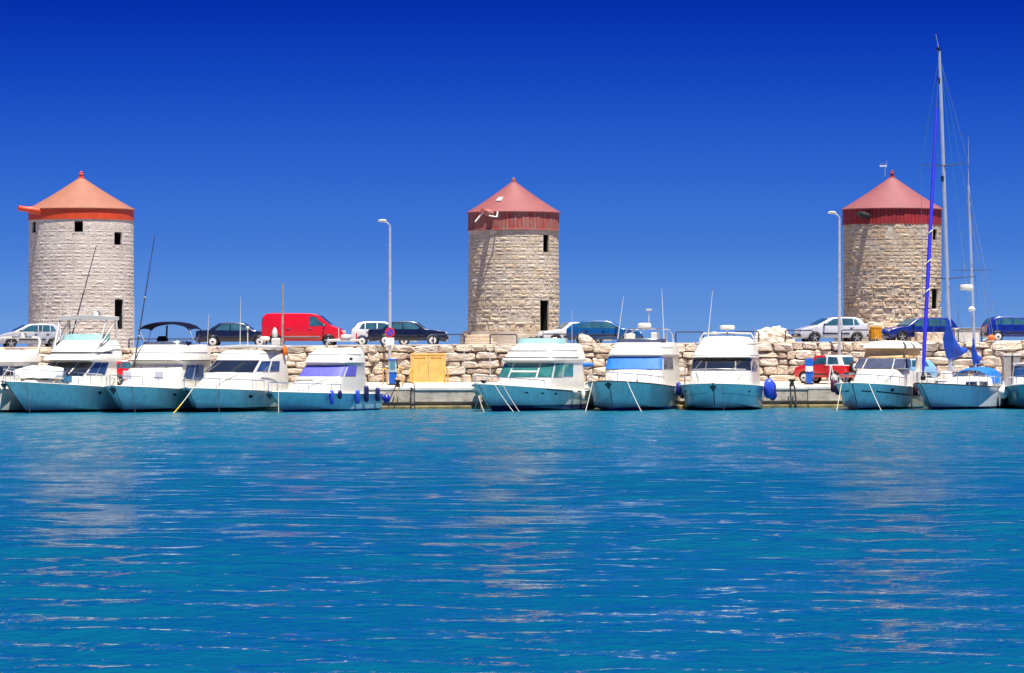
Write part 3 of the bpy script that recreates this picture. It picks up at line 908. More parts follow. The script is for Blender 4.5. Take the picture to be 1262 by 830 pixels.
def wheel_meshes(r, style):
    key = (round(r, 2), style)
    if key in _wheel: return _wheel[key]
    w = .19
    t = MB().lathe([(r * .66, -w / 2), (r * .90, -w / 2), (r, -w * .32), (r, w * .32), (r * .90, w / 2), (r * .66, w / 2)], 24, axis='Y').build('tyre', tyre_m, None, smooth=True)
    rim = MB()
    rim.lathe([(r * .68, -w * .42), (r * .68, w * .42)], 24, axis='Y')
    if style == 'alloy':
        rim2 = MB()
        rim2.lathe([(r * .69, -w * .49), (r * .69, w * .49), (r * .60, w * .47), (r * .60, w * .2), (r * .60, -w * .2), (r * .60, -w * .47)], 24, axis='Y')
        for s in (-1, 1):
            for k in range(5):
                a = 2 * math.pi * k / 5 + .3
                c = Vector((math.cos(a) * r * .34, s * w * .45, math.sin(a) * r * .34))
                rim2.box(c, (r * .62, .03, r * .17), rot=Matrix.Rotation(-a, 3, 'Y'))
            rim2.lathe([(r * .16, s * w * .42), (r * .13, s * w * .53)], 12, axis='Y')
        rm = rim2.build('rim', rim_m, None, smooth=True)
    else:
        rim2 = MB().lathe([(r * .69, -w * .48), (r * .60, -w * .53), (r * .25, -w * .50), (r * .2, -w * .56), (r * .2, w * .56), (r * .25, w * .50), (r * .60, w * .53), (r * .69, w * .48)], 20, axis='Y')
        rm = rim2.build('rim', cap_m, None, smooth=True)
    ms = (t.data, rm.data)
    bpy.data.objects.remove(t); bpy.data.objects.remove(rm)
    _wheel[key] = ms
    return ms

def make_car(kind, label, paint, loc, rz, rim='alloy', roofm=None, L=None, spare=False, trim=black, hubc=None):
    S = CARS[kind]
    k = (L / S['L']) if L else 1.0
    t = thing('parked_van' if kind == 'van' else 'parked_car', label, 'van' if kind == 'van' else 'car', loc, rz, 'vehicles parked along the mole')
    t.scale = (k, k, k)
    Lc, W, Hc, belt, zb = S['L'], S['W'], S['H'], S['belt'], S['zb']
    tp = S.get('taper', .17)
    def hw(x, z):
        q = abs(x - Lc / 2) / (Lc / 2)
        w = W / 2 * (1 - .10 * q ** 4)
        if z > belt: w *= 1 - tp * (z - belt) / (Hc - belt)
        elif z < .5: w *= 1 - .05 * (.5 - z) / .3
        return w
    ol = [(.10, zb)]
    ol += arc_pts(S['wx'][0], S['wr'], zb) + arc_pts(S['wx'][1], S['wr'], zb)
    ol += [(Lc - .10, zb)]
    ol += list(reversed(S['top']))
    bm = bmesh.new()
    vsA = [bm.verts.new((x, -1, z)) for x, z in ol]
    f = bm.faces.new(vsA)
    ex = bmesh.ops.extrude_face_region(bm, geom=[f])
    vB = [e for e in ex['geom'] if isinstance(e, bmesh.types.BMVert)]
    for v in vB: v.co.y = 1
    bmesh.ops.recalc_face_normals(bm, faces=bm.faces)
    for v in bm.verts: v.co.y *= W / 2
    rim_e = [e for e in bm.edges if abs(e.verts[0].co.y - e.verts[1].co.y) < 1e-4]
    bmesh.ops.bevel(bm, geom=rim_e, offset=.055, segments=3, affect='EDGES', profile=.6)
    bmesh.ops.triangulate(bm, faces=[f for f in bm.faces if len(f.verts) > 4])
    for zc in (.5, belt, (belt + Hc) / 2):
        bmesh.ops.bisect_plane(bm, geom=list(bm.verts) + list(bm.edges) + list(bm.faces), plane_co=(0, 0, zc), plane_no=(0, 0, 1))
    for xc in np.linspace(.4, Lc - .4, 7):
        bmesh.ops.bisect_plane(bm, geom=list(bm.verts) + list(bm.edges) + list(bm.faces), plane_co=(xc, 0, 0), plane_no=(1, 0, 0))
    for v in bm.verts: v.co.y *= hw(v.co.x, v.co.z) / (W / 2)
    bmesh.ops.remove_doubles(bm, verts=bm.verts, dist=1e-4)
    for f in bm.faces: f.smooth = True
    for e in bm.edges:
        if len(e.link_faces) == 2 and e.calc_face_angle(0) > R(32): e.smooth = False
    me = bpy.data.meshes.new('body'); 
    me.materials.append(paint)
    if roofm:
        me.materials.append(roofm)
        for f in bm.faces:
            c = f.calc_center_median()
            if c.z > belt + .02 and c.x < 1.35: f.material_index = 1
    bm.to_mesh(me); bm.free()
    body = bpy.data.objects.new('body', me); COL.objects.link(body); body.parent = t
    for s in (-1, 1):
        for poly in S['side']:
            vs = [(x, s * (hw(x, z) + .008), z) for x, z in poly] + [(x, s * (hw(x, z) - .02), z) for x, z in poly]
            n = len(poly)
            MB().add(vs, [tuple(range(n)), tuple(range(2 * n - 1, n - 1, -1))] + [(i, (i + 1) % n, n + (i + 1) % n, n + i) for i in range(n)]).build('window', glasscar, t)
        for x in S['doors']:
            MB().add([(x - .008, s * (hw(x, .4) + .003), .42), (x + .008, s * (hw(x, .4) + .003), .42), (x + .008, s * (hw(x, belt) + .003), belt), (x - .008, s * (hw(x, belt) + .003), belt)], [(0, 1, 2, 3)]).build('door_seam', black, t)
        MB().add([p for x in np.linspace(S['wx'][0] + .45, S['wx'][1] - .45, 6) for p in ((x, s * (hw(x, .55) - .01), .50), (x, s * (hw(x, .55) + .018), .52), (x, s * (hw(x, .55) + .018), .575), (x, s * (hw(x, .55) - .01), .59))],
                 [(i * 4 + j, i * 4 + (j + 1) % 4, i * 4 + 4 + (j + 1) % 4, i * 4 + 4 + j) for i in range(5) for j in range(4)]).build('side_moulding', trim, t)
        for x in S['doors'][:-1]:
            xx = x + .14 if x < S['doors'][-1] else x
            MB().box((xx, s * (hw(xx, belt - .12) + .012), belt - .10), (.17, .03, .035)).build('door_handle', trim, t)
        xm = S['doors'][-1] - .12
        MB().box((xm, s * (hw(xm, belt) + .09), belt + .08), (.10, .17, .12)).build('wing_mirror', trim, t, bevel=.025)
        z0, z1 = S['tail']
        MB().box((.10, s * (hw(.05, .8) - .15), (z0 + z1) / 2), (.15, .28, z1 - z0)).build('tail_lamp', tail_m, t, bevel=.02)
        z0, z1 = S['head']
        MB().box((Lc - .16, s * (hw(Lc - .1, .7) - .20), (z0 + z1) / 2), (.22, .36, z1 - z0)).build('headlamp', head_m, t, bevel=.02)
        MB().box((Lc - .26, s * (hw(Lc - .15, .7) - .07), (z0 + z1) / 2 + .01), (.24, .12, (z1 - z0) * .9)).build('indicator', indi_m, t, bevel=.02)
        for wx in S['wx']:
            tm, rm = wheel_meshes(S['wr'], rim)
            wo = bpy.data.objects.new('wheel', tm); COL.objects.link(wo); wo.parent = t
            wo.location = (wx, s * (W / 2 - .115), S['wr'])
            ro = bpy.data.objects.new('rim', rm); COL.objects.link(ro); ro.parent = wo
    def across(pr, name, inset=.10):
        (x0, z0), (x1, z1) = pr
        n = Vector((z1 - z0, 0, -(x1 - x0)))
        n = n.normalized() * (1 if (n.x > 0) == (x0 > Lc / 2) else -1)
        rows = []
        for (x, z) in ((x0, z0), ((x0 + x1) / 2, (z0 + z1) / 2), (x1, z1)):
            w = hw(x, z) - inset
            rows.append([Vector((x, y, z)) + n * .035 * (1 - .25 * abs(y)) for y in np.linspace(-w, w, 7)])
        MB().slab(rows, .03).build(name, glasscar, t, smooth=True)
    across(S['wind'], 'windscreen')
    across(S['rear'], 'rear_window')
    for x, sg in ((.015, -1), (Lc - .015, 1)):
        MB().box((x, 0, zb + .21), (.14, W * .90, .17)).build('bumper', trim, t, bevel=.05)
        MB().box((x + sg * .074, 0, zb + .22), (.02, .5, .11)).build('number_plate', plate_m, t)
    if spare:
        o = bpy.data.objects.new('spare_wheel', wheel_meshes(S['wr'], 'cap')[0]); COL.objects.link(o); o.parent = t
        o.location = (-.12, -.1, .98); o.rotation_euler.z = R(90)
        r2 = bpy.data.objects.new('rim', wheel_meshes(S['wr'], 'cap')[1]); COL.objects.link(r2); r2.parent = o
    return t

def park(kind, label, paint, pxc, d, face, yaw=0.0, on_quay=False, **kw):
    """centre of the car at photo column pxc; face 'R' or 'L'; yaw degrees towards the camera at the nose"""
    p = at(pxc, d)
    base = ALPHA if face == 'R' else ALPHA + math.pi
    rz = base + (-R(yaw) if face == 'R' else R(yaw))
    Lc = kw.get('L') or CARS[kind]['L']
    c = Vector((math.cos(rz), math.sin(rz), 0))
    pz = (QZ + (QB - QZ) * d / WALLD) if on_quay else road_z(p)
    q = p - c * (Lc / 2)
    return make_car(kind, label, paint, (q.x, q.y, pz + .002), rz, **kw)

p_silver = car_paint('paint_silver', (.55, .57, .62)); p_navy = car_paint('paint_navy', (.006, .010, .035)); p_navy2 = car_paint('paint_dark_navy', (.005, .008, .028))
p_red = car_paint('paint_red', (.62, .006, .012)); p_white = car_paint('paint_white', (.76, .76, .76)); p_blue = car_paint('paint_azure', (.003, .075, .24))
p_roy = car_paint('paint_royal', (.005, .02, .20)); p_roy2 = car_paint('paint_deep_blue', (.004, .018, .22)); p_lb = car_paint('paint_light_blue', (.22, .44, .70)); p_sv2 = car_paint('paint_grey_silver', (.40, .42, .46))
greytrim = mat('grey_trim', (.20, .20, .21), .5)
park('hatch', 'grey silver hatchback parked behind the tower-rigged sport fishing boat', p_sv2, 36, 11.2, 'L', 4, L=3.7)
park('sedan', 'dark navy sedan parked between the navy bimini and the red van', p_navy, 291, 14.5, 'R', 12, rim='cap')
park('van', 'red panel van parked on the road above the wall', p_red, 375, 10.8, 'R', 14, trim=greytrim)
park('hatch', 'white hatchback parked behind the dark saloon with the lamp post before it', p_white, 474, 14.2, 'R', 10, rim='cap', L=3.8)
park('sedan', 'dark navy saloon car parked beside the lamp post with the round sign', p_navy2, 503, 10.9, 'R', 12, rim='cap')
park('sedan', 'white car mostly hidden behind the bright blue fastback', p_white, 708, 14.6, 'L', 4, L=4.2)
park('fastback', 'bright blue fastback car parked by the weathered-band windmill tower', p_blue, 745, 10.9, 'R', 14)
park('hatch', 'silver four-door hatchback parked beside the yellow bin', p_silver, 1023, 10.6, 'L', 2, L=4.05)
park('estate', 'royal blue estate car parked behind the concrete block and blue furled sail', p_roy, 1131, 11.0, 'L', 8)
park('hatch', 'deep blue hatchback with red tail lamps parked behind the ketch stern', p_roy2, 1253, 10.8, 'R', 4, rim='cap', L=3.95)
# on the quay below the wall
park('jeep', 'small red off-roader with white hardtop and rear spare wheel on the quay', p_red, 1017, 4.6, 'L', -48, on_quay=True, roofm=p_white, spare=True, rim='cap', L=3.3)
park('hatch', 'light blue hatchback on the quay behind the boat with beige canopy', p_lb, 1112, 4.4, 'L', -8, on_quay=True, L=3.7)
park('hatch', 'red hatchback on the quay glimpsed between two white cruisers', p_red, 172, 3.6, 'R', 0, on_quay=True, L=3.6)
# ------------------------------------------------------------------ boats
class Loft:
    """house moulding: stack of plan outlines; level = (z, x_front, x_back, half_w_front, half_w_back, bulge)"""
    NF, NS, NB = 8, 10, 4
    def __init__(self, levels): self.lv = levels
    def P(self, v, s):
        i = min(int(v), len(self.lv) - 2); f = v - i
        a, b = self.lv[i], self.lv[i + 1]
        z, xf, xb, wf, wb, bl = [a[k] + (b[k] - a[k]) * f for k in range(6)]
        sg = 1 if s >= 0 else -1; q = abs(s)
        if q <= .3:
            u = q / .3; y = wf * math.sin(u * math.pi / 2) if bl > 0 else wf * u; x = xf - bl * u ** 2.2
        elif q <= .85:
            u = (q - .3) / .55; x = xf - bl + (xb - xf + bl) * u
            y = wf + (wb - wf) * (1 - (1 - u) ** 1.6) + .04 * math.sin(math.pi * u)
        else:
            u = (q - .85) / .15; x = xb; y = wb * (1 - u)
        return Vector((x, sg * y, z))
    def ss(self):
        h = [k / self.NF * .3 for k in range(self.NF + 1)] + [.3 + .55 * k / self.NS for k in range(1, self.NS + 1)] + [.85 + .15 * k / self.NB for k in range(1, self.NB + 1)]
        return h + [-q for q in reversed(h[1:-1])]
    def build(self, name, m, parent, bevel=.04, crown=.05):
        ss = self.ss(); mb = MB()
        rows = [[self.P(v, s) for s in ss] for v in range(len(self.lv))]
        mb.grid(rows, closed=True)
        top = rows[-1]; n = len(ss)
        cx = sum(p.x for p in top) / n
        inner = [Vector((cx + (p.x - cx) * .55, p.y * .55, p.z + crown)) for p in top]
        o = len(mb.v)
        mb.grid([top, inner], closed=True)
        mb.add(inner, [tuple(range(n))])
        return mb.build(name, m, parent, smooth=True, bevel=bevel)
    def patch(self, name, v0, v1, s0, s1, m, parent, off=.012, th=.02, n=None, inset=0):
        ks = n or max(2, int(abs(s1 - s0) / .05) + 1)
        rows = []
        for v in (v0, (v0 + v1) / 2, v1):
            r = []
            for s in np.linspace(s0, s1, ks + 1):
                e = 1e-3
                p = self.P(v, s); a = self.P(v, min(s + e, .999)) - self.P(v, max(s - e, -.999))
                b = self.P(min(v + .05, len(self.lv) - 1 - 1e-6), s) - self.P(max(v - .05, 0), s)
                nn = a.cross(b)
                nn = nn.normalized() if nn.length > 1e-9 else Vector((1, 0, 0))
                if (nn.x * (p.x - (self.lv[0][1] + self.lv[0][2]) / 2) + nn.y * p.y) < 0: nn = -nn
                r.append(p + nn * off)
            rows.append(r)
        return MB().slab(rows, th).build(name, m, parent, smooth=True)

class Hull:
    def __init__(self, L, B, zbow, zst, rake=1.3, draft=.45, tr=.9, full=2.5, cmin=.3, flat=.935):
        self.__dict__.update(locals())
    def b(self, t):
        h = self.B / 2
        if t < .42: return h * (self.tr + (1 - self.tr) * math.sin(math.pi / 2 * t / .42))
        q = min(1.0, (t - .42) / .58)
        return max(.03, h * (1 - q ** self.full) ** .80)
    def zs(self, t): return self.zst + (self.zbow - self.zst) * t ** 1.7
    def sheer(self, t, s=1, inset=0.0, up=0.0):
        return Vector((self.L * t, s * max(0.0, self.b(t) - inset), self.zs(t) + up))
    def pt(self, t, w, s):
        """w: 0 sheer ... 1 chine ... 2 keel"""
        b, zs = self.b(t), self.zs(t)
        q = max(0, (t - .35) / .65)
        c = self.flat + (min(.62, self.cmin + .22) - self.flat) * q ** 1.3
        zc = .06 + (.30 * self.zbow) * q ** 1.5
        zk = -self.draft + self.draft * .5 * max(0, (t - .75) / .25) ** 2
        if w <= 1:
            y = b + (b * c - b) * w - .10 * b * q * math.sin(math.pi * w); z = zs + (zc - zs) * w
        else:
            u = w - 1; y = b * c * (1 - u); z = zc + (zk - zc) * u
        x = self.L * t - self.rake * (1 - z / zs) * t ** 4
        return Vector((x, s * y, z))
    def build(self, parent, m, deck=deckm, railm=white, n=30, rub=.035):
        ts = [1 - (1 - k / n) ** 1.25 for k in range(n + 1)]
        ws = [0, .1, .22, .36, .5, .65, .82, 1.0, 1.3, 1.65, 2.0]
        mb = MB()
        for s in (1, -1):
            rows = [[self.pt(t, w, s) for w in ws] for t in ts]
            mb.grid(rows if s == 1 else [list(reversed(r)) for r in rows])
        tr = [self.pt(0, w, 1) for w in ws] + [self.pt(0, w, -1) for w in reversed(ws[:-1])]
        mb.add(tr, [tuple(range(len(tr)))])
        hull = mb.build('hull', m, parent, smooth=True, angle=45)
        d = MB()
        rows = []
        for t in ts:
            b = max(.01, self.b(t) - .02)
            rows.append([Vector((self.L * t - .02, b * k, self.zs(t) - .03 + .09 * (1 - k * k) * min(1, b))) for k in np.linspace(-1, 1, 9)])
        d.grid(rows); d.build('deck', deck, parent, smooth=True)
        r = MB()
        for s in (1, -1):
            r.tube([self.sheer(t, s, -.01, -.01) for t in ts], rub, 6)
        r.build('rub_rail', railm, parent, smooth=True)
        self.ts = ts
        return hull
    def rail(self, parent, t0=.45, h=.6, inset=.16, n=7, m=None, r=.023, mid=True, bow=True):
        m = m or steel
        mb = MB(); tl = list(np.linspace(t0, .985, 14))
        left = [self.sheer(t, 1, inset * min(1, (1.02 - t) * 5), h) for t in tl]
        right = [self.sheer(t, -1, inset * min(1, (1.02 - t) * 5), h) for t in tl]
        loop = left + [Vector((self.L + .12, 0, self.zs(1) + h + .03))] + list(reversed(right)) if bow else None
        if bow: mb.tube(loop, r, 6)
        else: mb.tube(left, r, 6).tube(right, r, 6)
        rl = mb.build('bow_rail', m, parent, smooth=True)
        for s in (1, -1):
            for t in np.linspace(t0, .97, n):
                i = inset * min(1, (1.02 - t) * 5)
                MB().tube([self.sheer(t, s, i, -.02), self.sheer(t, s, i, h)], r * .8, 5).build('stanchion', m, rl)

def place_boat(name, label, cat, px, d, theta, L):
    p = at(px, d); th = R(theta)
    bow = Vector((-math.sin(th), -math.cos(th), 0))
    o = p - bow * L
    return thing(name, label, cat, (o.x, o.y, 0), math.atan2(bow.y, bow.x), 'boats moored at the quay')

def tubep(parent, name, pts, r, m, n=6): return MB().tube(pts, r, n).build(name, m, parent, smooth=True)
def antenna(parent, base, top, r=.016, m=None): return tubep(parent, 'antenna', [base, (Vector(base) + Vector(top)) / 2, top], [r * 1.5, r, r * .5], m or white, 5)
def dome(parent, c, r=.3, h=.24, post=.3):
    c = Vector(c)
    o = MB().lathe([(r * .8, 0), (r, h * .18), (r, h * .6), (r * .88, h * .9), (r * .5, h)], 20, c=c).build('radar_dome', white, parent, smooth=True)
    tubep(o, 'radar_post', [c - Vector((0, 0, post)), c + Vector((0, 0, .02))], .05, white)
    return o
def arch(parent, x0, x1, w, z0, z1, r=.05, m=None, name='radar_arch'):
    pts = [(x0, -w, z0), (x0 + (x1 - x0) * .7, -w * .97, z0 + (z1 - z0) * .75), (x1, -w * .85, z1), (x1, 0, z1 + .03), (x1, w * .85, z1), (x0 + (x1 - x0) * .7, w * .97, z0 + (z1 - z0) * .75), (x0, w, z0)]
    return tubep(parent, name, pts, r, m or white, 8)
def anchor(parent, h):
    x, z = h.L, h.zbow
    a = MB().box((x - .15, 0, z - .02), (.75, .16, .07)).build('anchor_roller', steel, parent, bevel=.015)
    k = MB().tube([(x + .22, 0, z + .02), (x + .12, 0, z - .32)], .03, 5)
    k.add([(x + .16, 0, z - .10), (x + .10, .20, z - .16), (x - .02, 0, z - .46), (x + .10, -.20, z - .16), (x - .06, .0, z - .2)], [(0, 1, 2, 3), (0, 4, 1), (1, 4, 2), (2, 4, 3), (3, 4, 0)])
    k.build('anchor', mat('anchor_galv', (.10, .11, .12), .5, metal=.4), parent)
def hatch(parent, c, s=(.5, .5, .05), m=None): return MB().box(c, s).build('deck_hatch', m or smoke, parent, bevel=.015)
def cleat(parent, h, t, s):
    p = h.sheer(t, s, .12, .02)
    MB().tube([p + Vector((-.14, 0, .07)), p + Vector((.14, 0, .07))], .018, 5).tube([p + Vector((-.05, 0, -.04)), p + Vector((-.05, 0, .07))], .016, 5).tube([p + Vector((.05, 0, -.04)), p + Vector((.05, 0, .07))], .016, 5).build('cleat', steel, parent)
def portlight(parent, h, t, w, s=1, rx=.16, rz=.07, m=None):
    c = h.pt(t, w, s); tx = (h.pt(t + .02, w, s) - h.pt(t - .02, w, s)).normalized(); tz = (h.pt(t, w - .04, s) - h.pt(t, w + .04, s)).normalized()
    nn = tx.cross(tz); nn = nn if nn.y * s > 0 else -nn
    n = 12; ring = lambda o, k=1: [c + tx * rx * k * math.cos(2 * math.pi * i / n) + tz * rz * k * math.sin(2 * math.pi * i / n) + nn * o for i in range(n)]
    mb = MB().grid([ring(-.02), ring(.014), ring(.010, .8)], closed=True); mb.add(ring(.010, .8), [tuple(range(n))])
    mb.build('portlight', m or glass, parent, smooth=True)
def stripe(parent, h, w, m, t0=0.0, t1=.97, wd=.045, s=(1, -1), name='hull_stripe'):
    for sg in s:
        ts = np.linspace(t0, t1, 26)
        rows = []
        for ww in (w - wd / 2, w + wd / 2):
            r = []
            for t in ts:
                p = h.pt(t, ww, sg); q = h.pt(t, ww + .02, sg) - p; a = h.pt(min(1, t + .01), ww, sg) - h.pt(max(0, t - .01), ww, sg)
                nn = a.cross(q).normalized(); nn = nn if nn.y * sg > 0 else -nn
                r.append(p + nn * .008)
            rows.append(r)
        MB().slab(rows, .012).build(name, m, parent, smooth=True)
def canopy(parent, x0, x1, w, z, rise, m, name='bimini_top', posts=True, zf=0, side=.18, lm=None, base=None):
    rows = []
    for x in np.linspace(x0, x1, 9):
        u = (x - x0) / (x1 - x0)
        e = 1 - abs(2 * u - 1) ** 3
        row = []
        for y in np.linspace(-1, 1, 13):
            row.append(Vector((x, w * y, z + rise * (1 - abs(y) ** 2.6) + .10 * e + zf * u - (side * .5 if abs(y) > .98 else 0))))
        rows.append(row)
    c = MB().slab(rows, .03).build(name, m, parent, smooth=True, angle=70)
    if posts:
        zb = base if base is not None else z - .9
        xm = (x0 + x1) / 2
        for s in (1, -1):
            tubep(c, 'canopy_pole', [(xm - .1, s * w * .93, zb), (x0 + .08, s * w * .97, z)], .018, lm or steel)
            tubep(c, 'canopy_pole', [(xm - .1, s * w * .93, zb), (x1 - .08, s * w * .97, z)], .018, lm or steel)
    return c
def screen(parent, lf, v, s0, s1, h, m, name='wind_deflector', lean=.12, th=.02):
    ss = np.linspace(s0, s1, 17)
    a = [lf.P(v, s) + Vector((-.03, 0, -.01)) for s in ss]
    b = [p + Vector((-lean, -.02 * (1 if p.y > 0 else -1), h)) for p in a]
    o = MB().slab([a, b], th).build(name, m, parent, smooth=True)
    tubep(o, 'screen_trim', b, .014, steel, 5)
    return o
def shift(B, dx, names=None):
    for c in B.children:
        b = c.name.split('.')[0]
        if (names and b in names) or (not names and b not in ('hull', 'deck', 'rub_rail', 'bow_rail', 'anchor', 'anchor_roller', 'portlight', 'cleat', 'hull_stripe', 'deck_light_panel')):
            c.location.x += dx
grey_l = mat('moulding_shadow_grey', (.30, .30, .30), .5)  # grey strips that paint a shadow line along the cabin mouldings
def wipers(B, lf, ss, v0=1.1, v1=1.75):
    for s in ss:
        a, b = lf.P(v0, s), lf.P(v1, s + .06); o = Vector((.05, 0, .03))
        tubep(B, 'wiper', [a + o, b + o], .014, black, 4)
DQ = -8.6     # bows lie this far out from the quay edge

# ---- 1: sport fisher with tubular tower, far left in the row
h = Hull(11.5, 4.0, 1.60, 1.15, rake=1.9, cmin=.22)
B1 = place_boat('sport_fishing_boat', 'white sport fishing cruiser with tubular hardtop tower, long outriggers and covered dinghy', 'boat', 6, DQ + .4, 28, 11.5)
h1 = h
h.build(B1, hull_mat('hull1', AQUA_BOUNCE, (.008, .012, .018), .13))
h.rail(B1, .50, .62, n=7); anchor(B1, h); portlight(B1, h, .52, .28, rx=.14, rz=.08); cleat(B1, h, .8, 1)
Loft([(1.0, 9.2, 5.6, .6, 1.35, .5), (1.62, 8.6, 5.6, .45, 1.25, .5)]).build('foredeck_trunk', white, B1)
lf = Loft([(1.0, 6.3, 2.9, 1.35, 1.62, .45), (1.75, 6.1, 2.9, 1.32, 1.60, .45), (2.55, 4.9, 2.9, 1.35, 1.55, .35), (2.62, 5.5, 2.6, 1.5, 1.68, .5), (2.88, 5.3, 2.6, 1.46, 1.66, .5)])
lf.build('deckhouse', white, B1)
for a, b in ((-.28, -.10), (-.085, .085), (.10, .28)): lf.patch('window', 1.08, 1.92, a, b, glass, B1)
for a, b in ((.33, .47), (.485, .62), (-.47, -.33), (-.62, -.485)): lf.patch('window', 1.15, 1.92, a, b, glassb, B1)
fb = Loft([(2.86, 4.95, 2.5, 1.44, 1.62, .5), (3.15, 4.85, 2.5, 1.40, 1.60, .5), (3.62, 4.2, 2.6, 1.15, 1.45, .5)])
fb.build('flybridge', white, B1)
fb.patch('trim_band', .35, .55, -.6, .6, black, B1, off=.006)
screen(B1, fb, 2, -.5, .5, .34, acrylic)
tw = tubep(B1, 'tower_frame', [(4.3, -1.35, 3.2), (3.6, -1.45, 4.72), (3.6, 1.45, 4.72), (4.3, 1.35, 3.2)], .06, white, 8)
tubep(tw, 'tower_leg', [(2.7, -1.45, 3.2), (2.8, -1.45, 4.72)], .06, white, 8); tubep(tw, 'tower_leg', [(2.7, 1.45, 3.2), (2.8, 1.45, 4.72)], .06, white, 8)
tubep(tw, 'tower_brace', [(4.0, 1.40, 3.5), (2.8, 1.45, 4.68)], .03, white); tubep(tw, 'tower_brace', [(4.0, -1.40, 3.5), (2.8, -1.45, 4.68)], .03, white)
tubep(tw, 'tower_brace', [(3.9, -1.2, 3.7), (3.6, -.1, 4.7)], .03, white)
ht = MB().slab([[Vector((x, y, 4.74 + .07 * (1 - (y / 1.55) ** 2))) for y in np.linspace(-1.5, 1.5, 9)] for x in np.linspace(2.6, 3.75, 5)], .18).build('hardtop', white, B1, smooth=True)
MB().box((2.9, .3, 5.16), (.24, 1.5, .09)).build('radar_scanner', white, B1, bevel=.03); MB().lathe([(.22, 4.82), (.20, 5.08), (.1, 5.12)], 14, c=(2.9, .3, 0)).build('scanner_base', white, B1, smooth=True)
for s, q in ((1, (-.3, 1.3, 7.9)), (-1, (-.2, 1.7, 5.6))):
    b = Vector((2.0, 1.78, 1.1)) if s > 0 else Vector((2.8, -1.60, 2.9)); e = b + Vector(q)
    o = tubep(B1, 'outrigger', [b, b + Vector(q) * .5, e], [.046, .036, .02], mat('outrigger_pole', (.10, .09, .10), .4, metal=.4), 6)
    for f in (.35, .6): MB().lathe([(.05, -.03), (.05, .03)], 8, c=b + Vector(q) * f).build('pole_ring', white, o)
antenna(B1, (2.9, -1.5, 3.5), (2.7, -1.6, 6.2)); antenna(B1, (3.8, -1.3, 3.9), (3.5, -1.5, 5.6))
tubep(B1, 'grab_rail', [(4.6, 1.5, 3.25), (3.6, 1.64, 3.35), (2.6, 1.66, 3.35)], .016, steel)
shift(B1, 1.1)

# ---- 0: its neighbour, mostly cut off by the picture's left edge
h = Hull(10.5, 3.8, 1.5, 1.1, rake=1.6, cmin=.25)
B0 = place_boat('motor_yacht', 'white motor yacht with blue cover beside the tower-rigged sport fishing boat', 'boat', -122, DQ + .3, 30, 10.5)
h.build(B0, hull_mat('hull0', AQUA_BOUNCE, (.008, .012, .018), .12)); h.rail(B0, .5, .6); 
lf = Loft([(1.0, 6.6, 1.5, 1.1, 1.5, .5), (1.75, 6.2, 1.5, 1.1, 1.48, .5), (2.35, 5.0, 1.4, 1.1, 1.42, .4), (2.55, 5.2, 1.2, 1.2, 1.5, .5)]); lf.build('deckhouse', white, B0)
lf.patch('window_cover', 1.1, 1.9, -.29, .29, blue_cv, B0)
for a, b in ((.33, .48), (.5, .66)): lf.patch('window', 1.15, 1.9, a, b, glass, B0)
fb = Loft([(2.53, 4.6, 1.2, 1.2, 1.5, .5), (2.8, 4.5, 1.2, 1.15, 1.46, .5), (3.1, 4.0, 1.3, 1.05, 1.36, .4)]); fb.build('flybridge', white, B0)
arch(B0, 1.4, 1.0, 1.4, 2.9, 3.75, .06); MB().box((1.0, .2, 4.02), (.2, 1.3, .08)).build('radar_scanner', white, B0, bevel=.03)
MB().lathe([(.18, 3.76), (.16, 3.96), (.08, 4.0)], 12, c=(1.0, .2, 0)).build('scanner_base', white, B0, smooth=True)
antenna(B0, (1.1, 1.3, 3.0), (.6, 1.5, 6.4))

# ---- 2: cruiser with navy bimini
h = Hull(10.5, 3.9, 1.36, 1.05, rake=1.5, cmin=.28)
B2 = place_boat('motor_cruiser', 'white motor cruiser with navy bimini top and blank white front', 'boat', 140, DQ + .3, 16, 10.5)
h2 = h
h.build(B2, hull_mat('hull2', AQUA_BOUNCE, (.006, .008, .012), .16)); anchor(B2, h); portlight(B2, h, .62, .3, rx=.17, rz=.06); cleat(B2, h, .82, 1)
Loft([(1.0, 8.9, 4.9, .5, 1.35, .5), (1.55, 8.0, 4.9, .5, 1.25, .5)]).build('foredeck_trunk', white, B2)
lf = Loft([(.95, 5.7, 1.0, 1.45, 1.75, .4), (1.55, 5.5, 1.0, 1.44, 1.72, .4), (2.40, 4.6, 1.0, 1.45, 1.66, .35), (2.62, 4.9, .9, 1.55, 1.72, .45)])
lf.build('deckhouse', white, B2)
lf.patch('window', 1.05, 1.92, .36, .50, glassb, B2); lf.patch('window', 1.05, 1.92, .52, .68, glassb, B2)
for a, b in ((-.28, -.10), (-.085, .085), (.10, .28)): lf.patch('windscreen_cover', 1.12, 1.9, a, b, cream, B2, off=.008)
fb = Loft([(2.60, 4.75, .9, 1.52, 1.72, .5), (3.0, 4.45, .95, 1.40, 1.66, .5), (3.40, 3.9, 1.0, 1.15, 1.50, .5)])
fb.build('flybridge', white, B2); fb.patch('moulding_shadow_line', .96, 1.03, -.75, .75, grey_l, B2, off=.006); lf.patch('trim_line', 2.80, 2.99, -.8, .8, black, B2, off=.012)
MB().box((2.4, .2, 3.52), (.9, 1.2, .16)).build('helm_pod', white, B2, bevel=.05)
screen(B2, fb, 2, -.42, .42, .16, smoke)
canopy(B2, 1.2, 3.0, 1.42, 4.22, .26, navy_cv, base=3.3)
tubep(B2, 'bimini_pillar', [(2.4, -.1, 3.5), (2.3, -.1, 4.4)], .05, black)
MB().lathe([(.28, 3.5), (.3, 3.7), (.2, 3.85)], 10, c=(2.3, -.35, 0)).build('helm_seat', navy_cv, B2, smooth=True)
